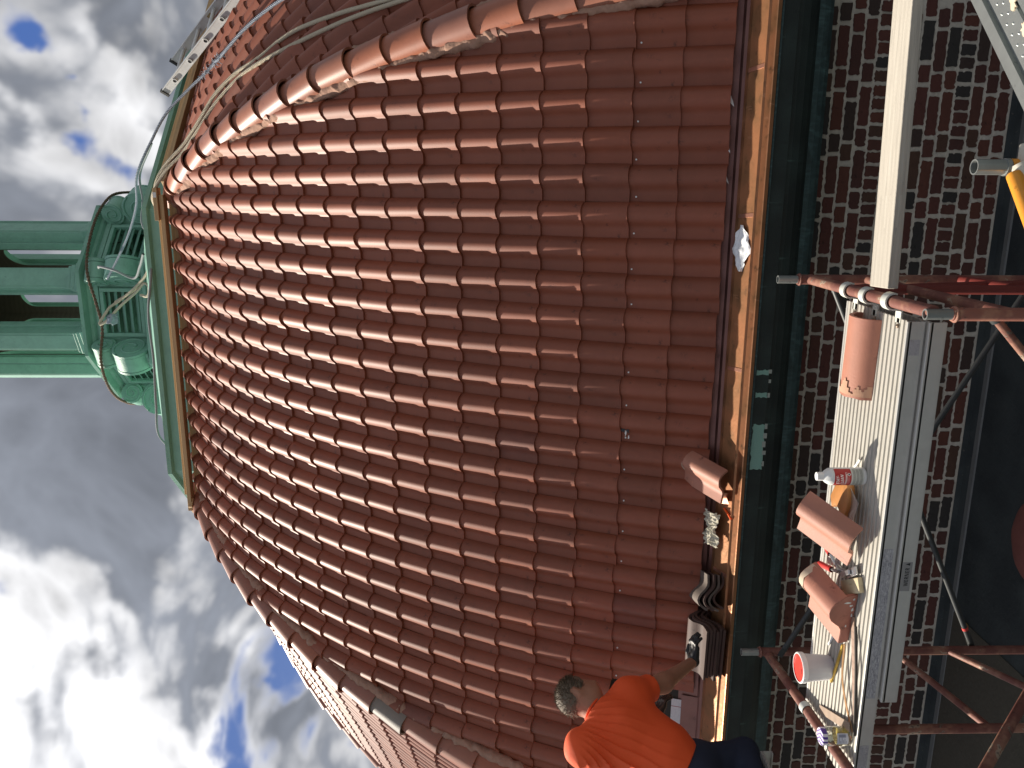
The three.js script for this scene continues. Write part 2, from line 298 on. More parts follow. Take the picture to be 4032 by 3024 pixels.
// one S-shaped clay tile: x across from seam to seam, y out of the roof, z down the slope, lower end at z = 0
const PITCHX = 0.2045, TL = 0.337, TH = 0.0165;
const SPROF = [[-0.005, 0.0135], [0.042, 0.0135], [0.060, 0.0165], [0.076, 0.0265], [0.090, 0.0415], [0.106, 0.0585], [0.125, 0.0705], [0.145, 0.0745], [0.164, 0.0705], [0.181, 0.0585], [0.194, 0.0425], [0.203, 0.0285], [0.2085, 0.0175]];
function slab(prof, L, th, { u0 = 0, v0 = 0, taper = 1, rough = 0 } = {}) { // closed shell: a bent outline of that thickness, drawn out along z from 0 to -L
  const n = prof.length, top = prof, bot = prof.map((p, i) => { const a = prof[Math.max(0, i - 1)], b = prof[Math.min(n - 1, i + 1)], dx = b[0] - a[0], dy = b[1] - a[1], l = Math.hypot(dx, dy); return [p[0] + dy / l * th, p[1] - dx / l * th]; });
  const arc = [0]; for (let i = 1; i < n; i++) arc.push(arc[i - 1] + Math.hypot(prof[i][0] - prof[i - 1][0], prof[i][1] - prof[i - 1][1]));
  const parts = [];
  const sheet = (A, B, flip) => { // rows of points A (z = 0) and B (z = -L)
    const pos = [], uv = [], idx = [];
    A.forEach((p, i) => { pos.push(...p, ...B[i]); uv.push(u0 + arc[Math.min(i, arc.length - 1)], v0, u0 + arc[Math.min(i, arc.length - 1)], v0 + L); if (i) { const k = 2 * i; flip ? idx.push(k - 2, k - 1, k, k, k - 1, k + 1) : idx.push(k - 2, k, k - 1, k, k + 1, k - 1); } });
    const g = new THREE.BufferGeometry(); g.setAttribute('position', new THREE.Float32BufferAttribute(pos, 3)); g.setAttribute('uv', new THREE.Float32BufferAttribute(uv, 2)); g.setIndex(idx); g.computeVertexNormals(); parts.push(g.toNonIndexed());
  };
  const lo = (p, i, k) => [p[0] + rough * n3(i * 3.1, k, 2), p[1] + rough * n3(i * 3.1, k, 5), rough * 2 * n3(i * 2.7, k, 8)], hi = (p) => [p[0] * taper, p[1] * taper, -L];
  const tl = top.map((p, i) => lo(p, i, 1)), th_ = top.map(hi), bl = bot.map((p, i) => lo(p, i, 4)), bh = bot.map(hi);
  sheet(tl, th_, false); sheet(bl, bh, true); sheet(tl, bl, true); sheet(th_, bh, false);
  sheet([tl[0], bl[0]], [th_[0], bh[0]], true); sheet([tl[n - 1], bl[n - 1]], [th_[n - 1], bh[n - 1]], false);
  return mergeGeometries(parts);
}
const tileGeos = [0, 1, 2, 3, 4, 5].map(i => slab(SPROF, TL, TH, { u0: i * 0.31, v0: i * 0.41, rough: 0.0012 }));
const tileTones = [[0.295, 0.084, 0.043], [0.264, 0.077, 0.04], [0.304, 0.089, 0.047], [0.251, 0.076, 0.041], [0.29, 0.078, 0.036], [0.224, 0.07, 0.043], [0.317, 0.089, 0.043], [0.255, 0.082, 0.048]];
const tileMats = tileTones.map((c, i) => M({ color: rgb(...c), map: T.clay, roughness: 0.54 + 0.02 * (i % 4), ...bump(T.grain, 0.0004) }));
const tileMass = M({ color: rgb(1, 1, 1), map: T.clay, roughness: 0.57, vertexColors: true, ...bump(T.grain, 0.0004) });
function clip(geo, pn, pd) { // keeps what lies where pn.p <= pd
  const src = geo.index ? geo.toNonIndexed() : geo, A = ['position', 'normal', 'uv'].map(k => src.attributes[k]), out = [[], [], []];
  const get = i => A.map(t => Array.from({ length: t.itemSize }, (_, q) => t.array[i * t.itemSize + q])), dist = p => pn.x * p[0][0] + pn.y * p[0][1] + pn.z * p[0][2] - pd;
  for (let i = 0; i < A[0].count; i += 3) {
    let poly = [get(i), get(i + 1), get(i + 2)]; const ds = poly.map(dist);
    if (ds.every(d => d > 0)) continue;
    if (ds.some(d => d > 0)) {
      const res = [];
      poly.forEach((p, k) => { const q = poly[(k + 1) % 3], d = ds[k], e = ds[(k + 1) % 3]; if (d <= 0) res.push(p); if ((d < 0 && e > 0) || (d > 0 && e < 0)) { const t = d / (d - e); res.push(p.map((arr, m) => arr.map((v, n) => lerp(v, q[m][n], t)))); } });
      poly = res;
    }
    for (let k = 1; k < poly.length - 1; k++) for (const p of [poly[0], poly[k], poly[k + 1]]) p.forEach((arr, m) => out[m].push(...arr));
  }
  if (!out[0].length) return null;
  const g = new THREE.BufferGeometry(); ['position', 'normal', 'uv'].forEach((k, m) => g.setAttribute(k, new THREE.Float32BufferAttribute(out[m], m === 2 ? 2 : 3))); return g;
}
const dome = thing('tiled_dome_roof', 'eight-sided dome roof covered in rows of red clay barrel tiles', 'dome roof');
{
  const deck = mesh('roof_deck', oct([[6.455, -1.34], ...J.map(([r, y]) => [r - 0.004, y - 0.002]), [3.13, 2.96]]), mat.felt, dome);
  const view = new THREE.Matrix4(), frustum = new THREE.Frustum(); camera.updateMatrixWorld(); camera.updateProjectionMatrix();
  frustum.setFromProjectionMatrix(view.multiplyMatrices(camera.projectionMatrix, camera.matrixWorldInverse));
  const list = [];
  for (const f of [0, 1, -1]) {
    // the side to the left is a little wider than the others
    const F = f === -1 ? { a: THREE.MathUtils.degToRad(-41.96), sr: 1.0206, lo: 0.4878, hi: 0.3606 } : { a: f * Math.PI / 4, sr: 1, lo: T8, hi: T8 }, a = F.a, n = nrm(a), t = tng(a);
    for (let k = 0; k < 20; k++) {
      const [r0, y0] = [J[k][0] * F.sr, J[k][1]], [r1, y1] = [J[k + 1][0] * F.sr, J[k + 1][1]], e = Math.hypot(r1 - r0, y1 - y0), us = n.clone().multiplyScalar((r1 - r0) / e).addScaledVector(UPV, (y1 - y0) / e), nn = n.clone().multiplyScalar((y1 - y0) / e).addScaledVector(UPV, -(r1 - r0) / e);
      const tilt = 0.064, us2 = us.clone().multiplyScalar(Math.cos(tilt)).addScaledVector(nn, -Math.sin(tilt)), nn2 = nn.clone().multiplyScalar(Math.cos(tilt)).addScaledVector(us, Math.sin(tilt));
      const lo = -J[k][0] * F.lo, hi = J[k][0] * F.hi, off = f === 0 ? 0.0435 : 0.02;
      for (let c = Math.floor(lo / PITCHX) - 1; c <= hi / PITCHX; c++) {
        const x = c * PITCHX + off; if (x > hi - 0.03 || x + PITCHX < lo + 0.03) continue;
        const wx = AX.x + x;
        const gone = f === 0 && ((k === 0 && wx < -3.22) || (k === 1 && wx < -3.32));
        const s = { f, a, k, c }; const jit = [rr(-0.0035, 0.0035), rr(-0.006, 0.006), rr(-0.012, 0.012), rr(0, 0.004)], pick = [Math.floor(rnd() * 6), Math.floor(rnd() * 8), rnd()];
        if (gone) continue;
        const p = at8(a, r0, x + jit[0], y0).addScaledVector(nn, 0.0265 + jit[3]).addScaledVector(us, jit[1]);
        const m = new THREE.Matrix4().makeBasis(t, nn2, us2.clone().negate()).setPosition(p).multiply(new THREE.Matrix4().makeRotationY(jit[2]));
        const mid = p.clone().addScaledVector(us, 0.13).addScaledVector(t, PITCHX / 2), toEye = mid.clone().negate(), d = toEye.length();
        const area = frustum.containsPoint(mid) ? Math.max(0, toEye.dot(nn) / d) / (d * d) : 0;
        const cut = x < lo + 0.45 || x + PITCHX > hi - 0.45;
        list.push({ f, a, k, m, area: area + 1e-9 * rnd(), cut, g: pick[0], tone: pick[2] < 0.82 ? pick[1] % 5 : pick[1] });
      }
    }
  }
  list.sort((p, q) => q.area - p.area);
  const rest = [];
  list.forEach((s, i) => {
    let g = tileGeos[s.g], world = false;
    if (s.cut) {
      g = g.clone().applyMatrix4(s.m); world = true;
      for (const sg of [1, -1]) { const b = s.f * Math.PI / 4 + sg * (Math.PI / 8 + Math.PI / 2), pn = nrm(b); g = g && clip(g, pn, pn.dot(AX) - 0.035); }
      if (!g) return;
    }
    if (i < 300) {
      const o = mesh('roof_tile', g, tileMats[s.tone], dome);
      if (!world) { o.matrix.copy(s.m); o.matrix.decompose(o.position, o.quaternion, o.scale); }
    } else {
      const w = world ? g : g.clone().applyMatrix4(s.m), col = new Float32Array(w.attributes.position.count * 3), c = tileTones[s.tone];
      for (let q = 0; q < col.length; q += 3) { col[q] = c[0]; col[q + 1] = c[1]; col[q + 2] = c[2]; }
      w.setAttribute('color', new THREE.BufferAttribute(col, 3)); rest.push(w);
    }
  });
  const o = mesh('farther_roof_tiles', mergeGeometries(rest), tileMass, dome); o.userData.kind = 'stuff';
  // hips: half-round caps bedded in mortar
  const hipPts = J.map(([r, y]) => [r / C8, y]); hipPts.unshift([6.47 / C8, -1.40]);
  const alen = [0]; for (let i = 1; i < hipPts.length; i++) alen.push(alen[i - 1] + Math.hypot(hipPts[i][0] - hipPts[i - 1][0], hipPts[i][1] - hipPts[i - 1][1]));
  const hipAt = s => { let i = 1; while (i < alen.length - 1 && alen[i] < s) i++; const t = (s - alen[i - 1]) / (alen[i] - alen[i - 1]), p = hipPts[i - 1], q = hipPts[i], e = alen[i] - alen[i - 1]; return { r: lerp(p[0], q[0], t), y: lerp(p[1], q[1], t), dr: (q[0] - p[0]) / e, dy: (q[1] - p[1]) / e }; };
  const hprof = R => Array.from({ length: 13 }, (_, i) => { const th = -1.62 + i * 0.27; return [R * Math.sin(th), R * Math.cos(th) * 0.98]; });
  const hipGeos = [0, 1, 2].map(i => slab(hprof(0.1), 0.40, 0.014, { u0: i * 0.33, v0: i * 0.27, taper: 0.86, rough: 0.0015 }));
  for (const b of [22.5, -22.5, 67.5, -67.5]) {
    const ang = THREE.MathUtils.degToRad(b), h = nrm(ang), t = tng(ang), near = Math.abs(b) < 30, wide = b === -67.5 ? 1.045 : 1, total = alen[alen.length - 1];
    let q = 0;
    for (let s = 0.05; s < total - 0.05; s += 0.305, q++) {
      const { r, y, dr, dy } = hipAt(s), us = h.clone().multiplyScalar(dr).addScaledVector(UPV, dy), nn = h.clone().multiplyScalar(dy).addScaledVector(UPV, -dr);
      const p = AX.clone().addScaledVector(h, r * wide).addScaledVector(UPV, y).addScaledVector(nn, 0.052 + rr(-0.003, 0.004)).addScaledVector(us, rr(-0.008, 0.008)).addScaledVector(t, rr(-0.004, 0.004));
      const tilt = 0.085, us2 = us.clone().multiplyScalar(Math.cos(tilt)).addScaledVector(nn, -Math.sin(tilt)), nn2 = nn.clone().multiplyScalar(Math.cos(tilt)).addScaledVector(us, Math.sin(tilt));
      const grey = b === -22.5 && q === 7;
      const o = mesh('hip_tile', hipGeos[q % 3], grey ? mat.greyhip : mat.hip[Math.floor(rnd() * 4)], dome);
      if (grey) o.userData.label = 'weathered grey hip tile among red ones';
      new THREE.Matrix4().makeBasis(t, nn2, us2.clone().negate()).setPosition(p).multiply(new THREE.Matrix4().makeRotationY(rr(-0.02, 0.02))).decompose(o.position, o.quaternion, o.scale);
    }
    if (!near) continue;
    for (const sd of [-1, 1]) {
      const P = []; for (let s = 0.02; s < total; s += 0.06) { const { r, y, dr, dy } = hipAt(s), nn = h.clone().multiplyScalar(dy).addScaledVector(UPV, -dr); P.push(AX.clone().addScaledVector(h, r).addScaledVector(UPV, y).addScaledVector(nn, 0.012).addScaledVector(t, sd * 0.082)); }
      const tg = tube(P, 0.046, 260, 8); tg.deleteAttribute('normal'); tg.deleteAttribute('uv');
      mesh('mortar_bedding', uvm(jitterGeo(mergeVertices(tg), 0.024, 19)), mat.mortarPink, dome);
    }
  }
  { // black sealant and white cement dabbed over one joint
    const q = at8(0, J[2][0], -1.47 - AX.x, J[2][1]), n = nrm(0); const blob = (x, y, w, h, k, m) => { const sh = new THREE.Shape(Array.from({ length: 16 }, (_, i) => { const th = i / 16 * 6.283, r = 0.7 + 0.9 * n3(i * 0.9, k, 4); return new THREE.Vector2(Math.cos(th) * w / 2 * r, Math.sin(th) * h / 2 * r); })); const g = new THREE.ExtrudeGeometry(sh, { depth: 0.004, bevelEnabled: false }); g.rotateX(-0.42); const p = q.clone().add(V(x, y, 0.052 - y * 0.36)); g.translate(p.x, p.y, p.z); return mesh('sealant_dab', uvm(g), m, dome); };
    blob(0.0, 0.01, 0.05, 0.05, 1, M({ color: rgb(0.02, 0.02, 0.022), roughness: 0.5 })); blob(-0.015, -0.025, 0.05, 0.03, 3, M({ color: rgb(0.03, 0.03, 0.032), roughness: 0.5 })); blob(-0.03, -0.012, 0.05, 0.013, 5, mat.white); blob(-0.055, -0.03, 0.03, 0.012, 8, mat.white);
  }
  // stainless screws through the second course, and cement smears
  for (let c = -13; c < 13; c++) {
    const x = c * PITCHX + 0.0435 + 0.03, wx = AX.x + x; if (wx < -3.2 || wx > 0.95 || [-6, 3].includes(c)) continue;
    const [r0, y0] = J[1], [r1, y1] = J[2], e = Math.hypot(r1 - r0, y1 - y0), n = nrm(0), us = n.clone().multiplyScalar((r1 - r0) / e).addScaledVector(UPV, (y1 - y0) / e), nn = n.clone().multiplyScalar((y1 - y0) / e).addScaledVector(UPV, -(r1 - r0) / e);
    const p = at8(0, r0, x, y0).addScaledVector(us, 0.236 + rr(-0.006, 0.006)).addScaledVector(nn, 0.026);
    mesh('roof_screw', rod(p, p.clone().addScaledVector(nn, 0.008), 0.0052, 8), mat.white, dome);
  }
}

// ================= eave: copper gutter and dark green cornice =================
const AZ = z => z - AX.z; // wall-parallel distance of the front side, as an apothem
const gutter = thing('copper_gutter', 'new copper gutter along the foot of the tiled dome', 'gutter');
mesh('gutter_sole', oct([[-4.655, -1.352], [-4.612, -1.357], [-4.600, -1.352], [-4.462, -1.397], [-4.458, -1.388], [-4.451, -1.388], [-4.448, -1.400]].map(([z, y]) => [AZ(z), y])), mat.copper, gutter);
mesh('gutter_lip', oct([[-4.448, -1.400], [-4.402, -1.414], [-4.396, -1.418], [-4.396, -1.436], [-4.404, -1.437]].map(([z, y]) => [AZ(z), y])), M({ color: rgb(0.9, 0.9, 0.95), map: T.copper, roughness: 0.3, metalness: 0.75, ...bump(T.lump, 0.0008) }), gutter);
mesh('apron_flashing', oct([[-4.726, -1.215], [-4.688, -1.318], [-4.684, -1.328], [-4.660, -1.336], [-4.655, -1.352]].map(([z, y]) => [AZ(z), y])), mat.copperPurple, gutter);
for (const x of [-3.5, -2.95, -2.3, -1.05, -0.2, 0.55]) { // soldered laps across the sole
  const pts = [[-4.600, -1.3505], [-4.466, -1.3935]]; const a = V(x, pts[0][1], pts[0][0]), b = V(x + 0.012, pts[1][1], pts[1][0]);
  mesh('seam_lap', bar(a, b, 0.022, 0.003, V(0, 1, 0.3), 0.001), mat.copperClean, gutter);
}
const cornice = thing('eave_cornice', 'nearly black green cornice under the copper gutter', 'cornice');
const lipY = -1.437;
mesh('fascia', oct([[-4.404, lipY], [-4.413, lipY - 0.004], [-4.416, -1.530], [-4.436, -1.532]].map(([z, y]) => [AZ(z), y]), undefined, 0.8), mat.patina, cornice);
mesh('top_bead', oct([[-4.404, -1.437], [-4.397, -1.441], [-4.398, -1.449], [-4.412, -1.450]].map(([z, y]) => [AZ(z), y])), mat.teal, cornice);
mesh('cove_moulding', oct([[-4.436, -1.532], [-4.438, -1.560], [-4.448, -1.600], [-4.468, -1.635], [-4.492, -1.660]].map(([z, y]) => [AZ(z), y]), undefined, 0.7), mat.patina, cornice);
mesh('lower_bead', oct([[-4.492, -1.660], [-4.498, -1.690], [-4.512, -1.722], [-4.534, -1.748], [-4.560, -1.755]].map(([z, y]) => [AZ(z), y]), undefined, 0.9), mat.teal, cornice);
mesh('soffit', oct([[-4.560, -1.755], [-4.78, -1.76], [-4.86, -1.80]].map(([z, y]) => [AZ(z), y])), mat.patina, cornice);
function sheet(outline, z, depth, seedz) { const s = new THREE.Shape(outline.map(([x, y]) => new THREE.Vector2(x, y))); const g = new THREE.ExtrudeGeometry(s, { depth, bevelEnabled: false }); g.translate(0, 0, z); return uvm(g); }
{ // test swatches of mint paint brushed on the fascia, each with a torn row of tape below
  const swatch = (x0, x1, y0, y1, k, rough) => {
    const o = []; const N = 14;
    for (let i = 0; i <= N; i++) o.push([lerp(x0, x1, i / N), y0 + rough * n3(i * 1.3, k, 1)]);
    for (let i = 0; i <= 6; i++) o.push([x1 + rough * 1.4 * n3(i * 1.9, k, 5), lerp(y0, y1, i / 6)]);
    for (let i = N; i >= 0; i--) o.push([lerp(x0, x1, i / N), y1 + rough * n3(i * 1.7, k, 9)]);
    for (let i = 6; i >= 0; i--) o.push([x0 + rough * 1.4 * n3(i * 2.3, k, 13), lerp(y0, y1, i / 6)]);
    return sheet(o, -4.4155, 0.002);
  };
  const q = mesh('paint_swatch', swatch(-1.60, -1.335, -1.462, -1.528, 2, 0.010), mat.mint, cornice); q.userData.label = 'broad patch of mint green test paint';
  mesh('paint_swatch', swatch(-1.048, -1.022, -1.458, -1.527, 5, 0.006), mat.mint, cornice);
  mesh('paint_swatch', swatch(-1.178, -1.150, -1.462, -1.526, 7, 0.006), mat.mint, cornice);
  for (const [x, w] of [[-1.565, 0.03], [-1.50, 0.024], [-1.45, 0.034], [-1.40, 0.03], [-1.345, 0.03], [-1.165, 0.026], [-1.085, 0.02], [-1.03, 0.022]]) mesh('tape_scrap', box(w, rr(0.012, 0.022), 0.002, x, -1.533 + rr(-0.004, 0.003), -4.414), mat.tape, cornice);
}

// ================= brick wall under the cornice =================
const wall = thing('brick_wall', 'dark red brick wall with wide pale mortar joints under the cornice', 'wall');
mesh('mortar_bed', oct([[AZ(-4.86), -1.80], [AZ(-4.856), -2.93]]), mat.mortar, wall);
{
  const tones = [[0.105, 0.038, 0.026], [0.085, 0.032, 0.024], [0.125, 0.042, 0.026], [0.055, 0.034, 0.026], [0.038, 0.034, 0.030], [0.09, 0.044, 0.027], [0.11, 0.036, 0.026]];
  const bm = tones.map(c => M({ color: rgb(...c), map: T.clay, roughness: 0.8, ...bump(T.lump, 0.004) })), mass = M({ vertexColors: true, map: T.clay, roughness: 0.8, ...bump(T.lump, 0.004) });
  const ragged = (w, h, k) => { // front face with frayed mortar line, and its sides
    const o = [], P = Math.max(5, Math.round(w / 0.014)), Q = Math.max(4, Math.round(h / 0.014)), j = 0.0042, rc = 0.006;
    const add = (x, y, i) => o.push([x + j * 2 * n3(i * 2.17, k, 3) + 0.0012 * n3(i * 31, k, 1), y + j * 2 * n3(i * 2.17, k, 7)]);
    for (let i = 0; i < P; i++) add(lerp(-w / 2 + rc, w / 2 - rc, i / (P - 1)), -h / 2, i); for (let i = 0; i < Q; i++) add(w / 2, lerp(-h / 2 + rc, h / 2 - rc, i / (Q - 1)), 40 + i);
    for (let i = 0; i < P; i++) add(lerp(w / 2 - rc, -w / 2 + rc, i / (P - 1)), h / 2, 80 + i); for (let i = 0; i < Q; i++) add(-w / 2, lerp(h / 2 - rc, -h / 2 + rc, i / (Q - 1)), 120 + i);
    const pos = [], uv = [], D = 0.012, N = o.length;
    const put = (x, y, z) => { pos.push(x, y, z); uv.push(x + k * 0.37, y + k * 0.21); };
    for (let i = 0; i < N; i++) { const a = o[i], b = o[(i + 1) % N]; put(0, 0, 0.0005); put(...a, 0); put(...b, 0); put(...a, 0); put(...a, -D); put(...b, -D); put(...a, 0); put(...b, -D); put(...b, 0); }
    const g = new THREE.BufferGeometry(); g.setAttribute('position', new THREE.Float32BufferAttribute(pos, 3)); g.setAttribute('uv', new THREE.Float32BufferAttribute(uv, 2)); g.computeVertexNormals(); return g;
  };
  const kinds = { s: [0, 1, 2, 3, 4].map(k => ragged(0.205, 0.059, k)), h: [5, 6, 7, 8].map(k => ragged(0.094, 0.059, k)), r: [10, 11, 12, 13].map(k => ragged(0.056, 0.080, k)) };
  const rows = [];
  const top = -1.829; for (let i = 3; i >= 0; i--) rows.push([top - 0.075 * (3 - i) - 0.0375, 'f']);
  rows.push([-2.129 - 0.047, 'r']); for (let i = 0; i < 5; i++) rows.push([-2.223 - 0.075 * i - 0.0375, 'f']); rows.push([-2.598 - 0.0475, 'r']); for (let i = 0; i < 3; i++) rows.push([-2.693 - 0.075 * i - 0.0375, 'f']);
  rows.unshift([-1.829 + 0.0375, 'f']);
  const all = [];
  for (const f of [0, 1, -1]) rows.forEach(([yy, kind], ri) => {
    const hw = AZ(-4.856) * T8; let x = -hw + (kind === 'r' ? 0.02 : [0, -0.17, -0.03, -0.20][ri % 4]), long = ri % 2 === 0;
    while (x < hw) {
      if (kind !== 'r' && long && x + 0.222 > hw) long = false;
      const k = kind === 'r' ? 'r' : long ? 's' : 'h', w = kind === 'r' ? 0.0725 : long ? 0.229 : 0.117; long = !long;
      const cx = x + w / 2 + rr(-0.004, 0.004); x += w; if (cx - w / 2 < -hw || cx + w / 2 > hw + 0.02) continue;
      const wx = AX.x + cx, dist = Math.hypot(wx, yy, 4.856), seen = f === 0 && wx > -3.95 && wx < 1.0 && yy < -1.80;
      // behind the weathered board or the planks nothing of a brick shows
      const hid = (wx > -0.62 && yy < -2.27 && yy > -2.36 && wx < 1) || (wx < -0.75 && wx > -3.3 && yy < -2.20 && yy > -2.44);
      const dark = rnd() < 0.2;
      all.push({ f, k, cx, yy: yy + rr(-0.002, 0.002), score: (seen ? 1 : 0) * (hid ? 0.1 : 1) * (k === 's' ? 1.0 : 0.8) / (dist * dist), g: Math.floor(rnd() * 5), tone: dark ? 3 + Math.floor(rnd() * 2) : [0, 1, 2, 5, 6][Math.floor(rnd() * 5)], rz: rr(-0.012, 0.012), dz: rr(-0.002, 0.003) });
    }
  });
  all.sort((p, q) => q.score - p.score);
  const rest = [];
  all.forEach((b, i) => {
    const a = b.f * Math.PI / 4, g = kinds[b.k][b.g % kinds[b.k].length], p = at8(a, AZ(-4.856) + 0.004 + b.dz, b.cx, b.yy);
    const m = new THREE.Matrix4().makeBasis(tng(a), UPV, nrm(a)).setPosition(p).multiply(new THREE.Matrix4().makeRotationZ(b.rz));
    if (i < 300) { const o = mesh('brick', g, bm[b.tone], wall); m.decompose(o.position, o.quaternion, o.scale); }
    else { const w = g.clone().applyMatrix4(m), c = tones[b.tone], col = new Float32Array(w.attributes.position.count * 3); for (let q = 0; q < col.length; q += 3) { col[q] = c[0]; col[q + 1] = c[1]; col[q + 2] = c[2]; } w.setAttribute('color', new THREE.BufferAttribute(col, 3)); rest.push(w); }
  });
  mesh('farther_bricks', mergeGeometries(rest), mass, wall).userData.kind = 'stuff';
}
const base = thing('base_flashing', 'scuffed grey metal flashing where the brick wall meets the low roof', 'flashing');
mesh('upstand', oct([[-4.851, -2.925], [-4.846, -2.958], [-4.80, -2.972]].map(([z, y]) => [AZ(z), y])), mat.lowroof, base);
mesh('drip_edge', jitterGeo(oct([[-4.800, -2.971], [-4.772, -2.975], [-4.768, -2.99]].map(([z, y]) => [AZ(z), y])), 0.003, 30), mat.flash, base);

const lowroof = mesh('lower_roof', (() => { const g = new THREE.PlaneGeometry(34, 34, 1, 1); g.rotateX(-Math.PI / 2); g.translate(-1.6, -2.985, -11); return uvm(g); })(), mat.lowroof); tag(lowroof, 'dark flat roof below the brick wall', 'flat roof', null, 'structure');
{ const g = mesh('building_block', box(33.6, 22, 33.6, -1.6, -14.0, -11), M({ color: rgb(0.12, 0.06, 0.045), roughness: 0.9 })); tag(g, 'plain lower storeys beneath the flat roof', 'building', null, 'structure'); }
{ const g = new THREE.PlaneGeometry(4000, 4000); g.rotateX(-Math.PI / 2); g.translate(0, -25, 0); tag(mesh('ground', uvm(g), M({ color: rgb(0.12, 0.13, 0.10), roughness: 0.95 })), 'far grey-green ground', 'ground', null, 'structure'); }
{ const g = box(1.25, 0.004, 1.6, -3.33, -2.9825, -3.98); tag(mesh('walkway_pad', g, M({ color: rgb(0.12, 0.115, 0.10), map: T.mortar, roughness: 0.95, ...bump(T.lump, 0.004) })), 'pale worn concrete pad on the dark flat roof', 'roof pad', null, 'structure'); }

// ================= timber round the top of the tiles =================
{
  const L = r => r * T8;
  function board(label, f, r0, r1, y0, y1, x0, x1, m = mat.pine, group) {
    const a = f * Math.PI / 4, g = box(x1 - x0, y1 - y0, r1 - r0, (x0 + x1) / 2, (y0 + y1) / 2, (r0 + r1) / 2, 0.003);
    const uv = g.attributes.uv; for (let i = 0; i < uv.count; i++) uv.setXY(i, uv.getX(i) * 0.6, uv.getY(i) * 2.5);
    g.applyMatrix4(new THREE.Matrix4().makeRotationY(a)); const o = mesh('timber_board', g, m); o.position.set(AX.x, 0, AX.z); return tag(o, label, 'board', group);
  }
  board('long pale pine board laid flat along the top row of tiles', 0, 3.535, 3.625, 2.872, 2.910, -L(3.62) - 0.02, L(3.62) - 0.06);
  board('brown shaded board on edge below the flat pine board above the tiles', 0, 3.475, 3.513, 2.775, 2.869, -L(3.5) + 0.06, L(3.5) - 0.08);
  board('narrow pine board on edge behind the flat pine board', 0, 3.47, 3.508, 2.913, 2.975, -L(3.5) + 0.05, L(3.5) - 0.16);
  board('short flat pine board with a pale stapled tag on its end by the rope', 0, 3.56, 3.65, 2.914, 2.952, 1.22, 1.50, mat.pine);
  board('pine board laid flat beneath the ladder above the tiles', 1, 3.50, 3.59, 2.880, 2.918, -L(3.55) + 0.08, 2.2);
  board('upper pine board on edge behind the ladder', 1, 3.44, 3.478, 2.921, 3.01, -L(3.5) + 0.20, 2.2);
  board('pine board running down behind the weathered hip tiles', -1, 3.53, 3.62, 2.86, 2.898, -2.2, L(3.6) + 0.06);
  board('short cut pine board end jutting past the dome against the sky', -1, 3.46, 3.50, 2.90, 2.99, -1.6, -0.75);
  const end = at8(0, 3.652, 1.46, 2.935), t = mesh('paper_tag', box(0.045, 0.028, 0.0015, end.x - 0.02, end.y, end.z), mat.white); tag(t, 'small white paper tag stapled to the pine board end', 'tag');
}

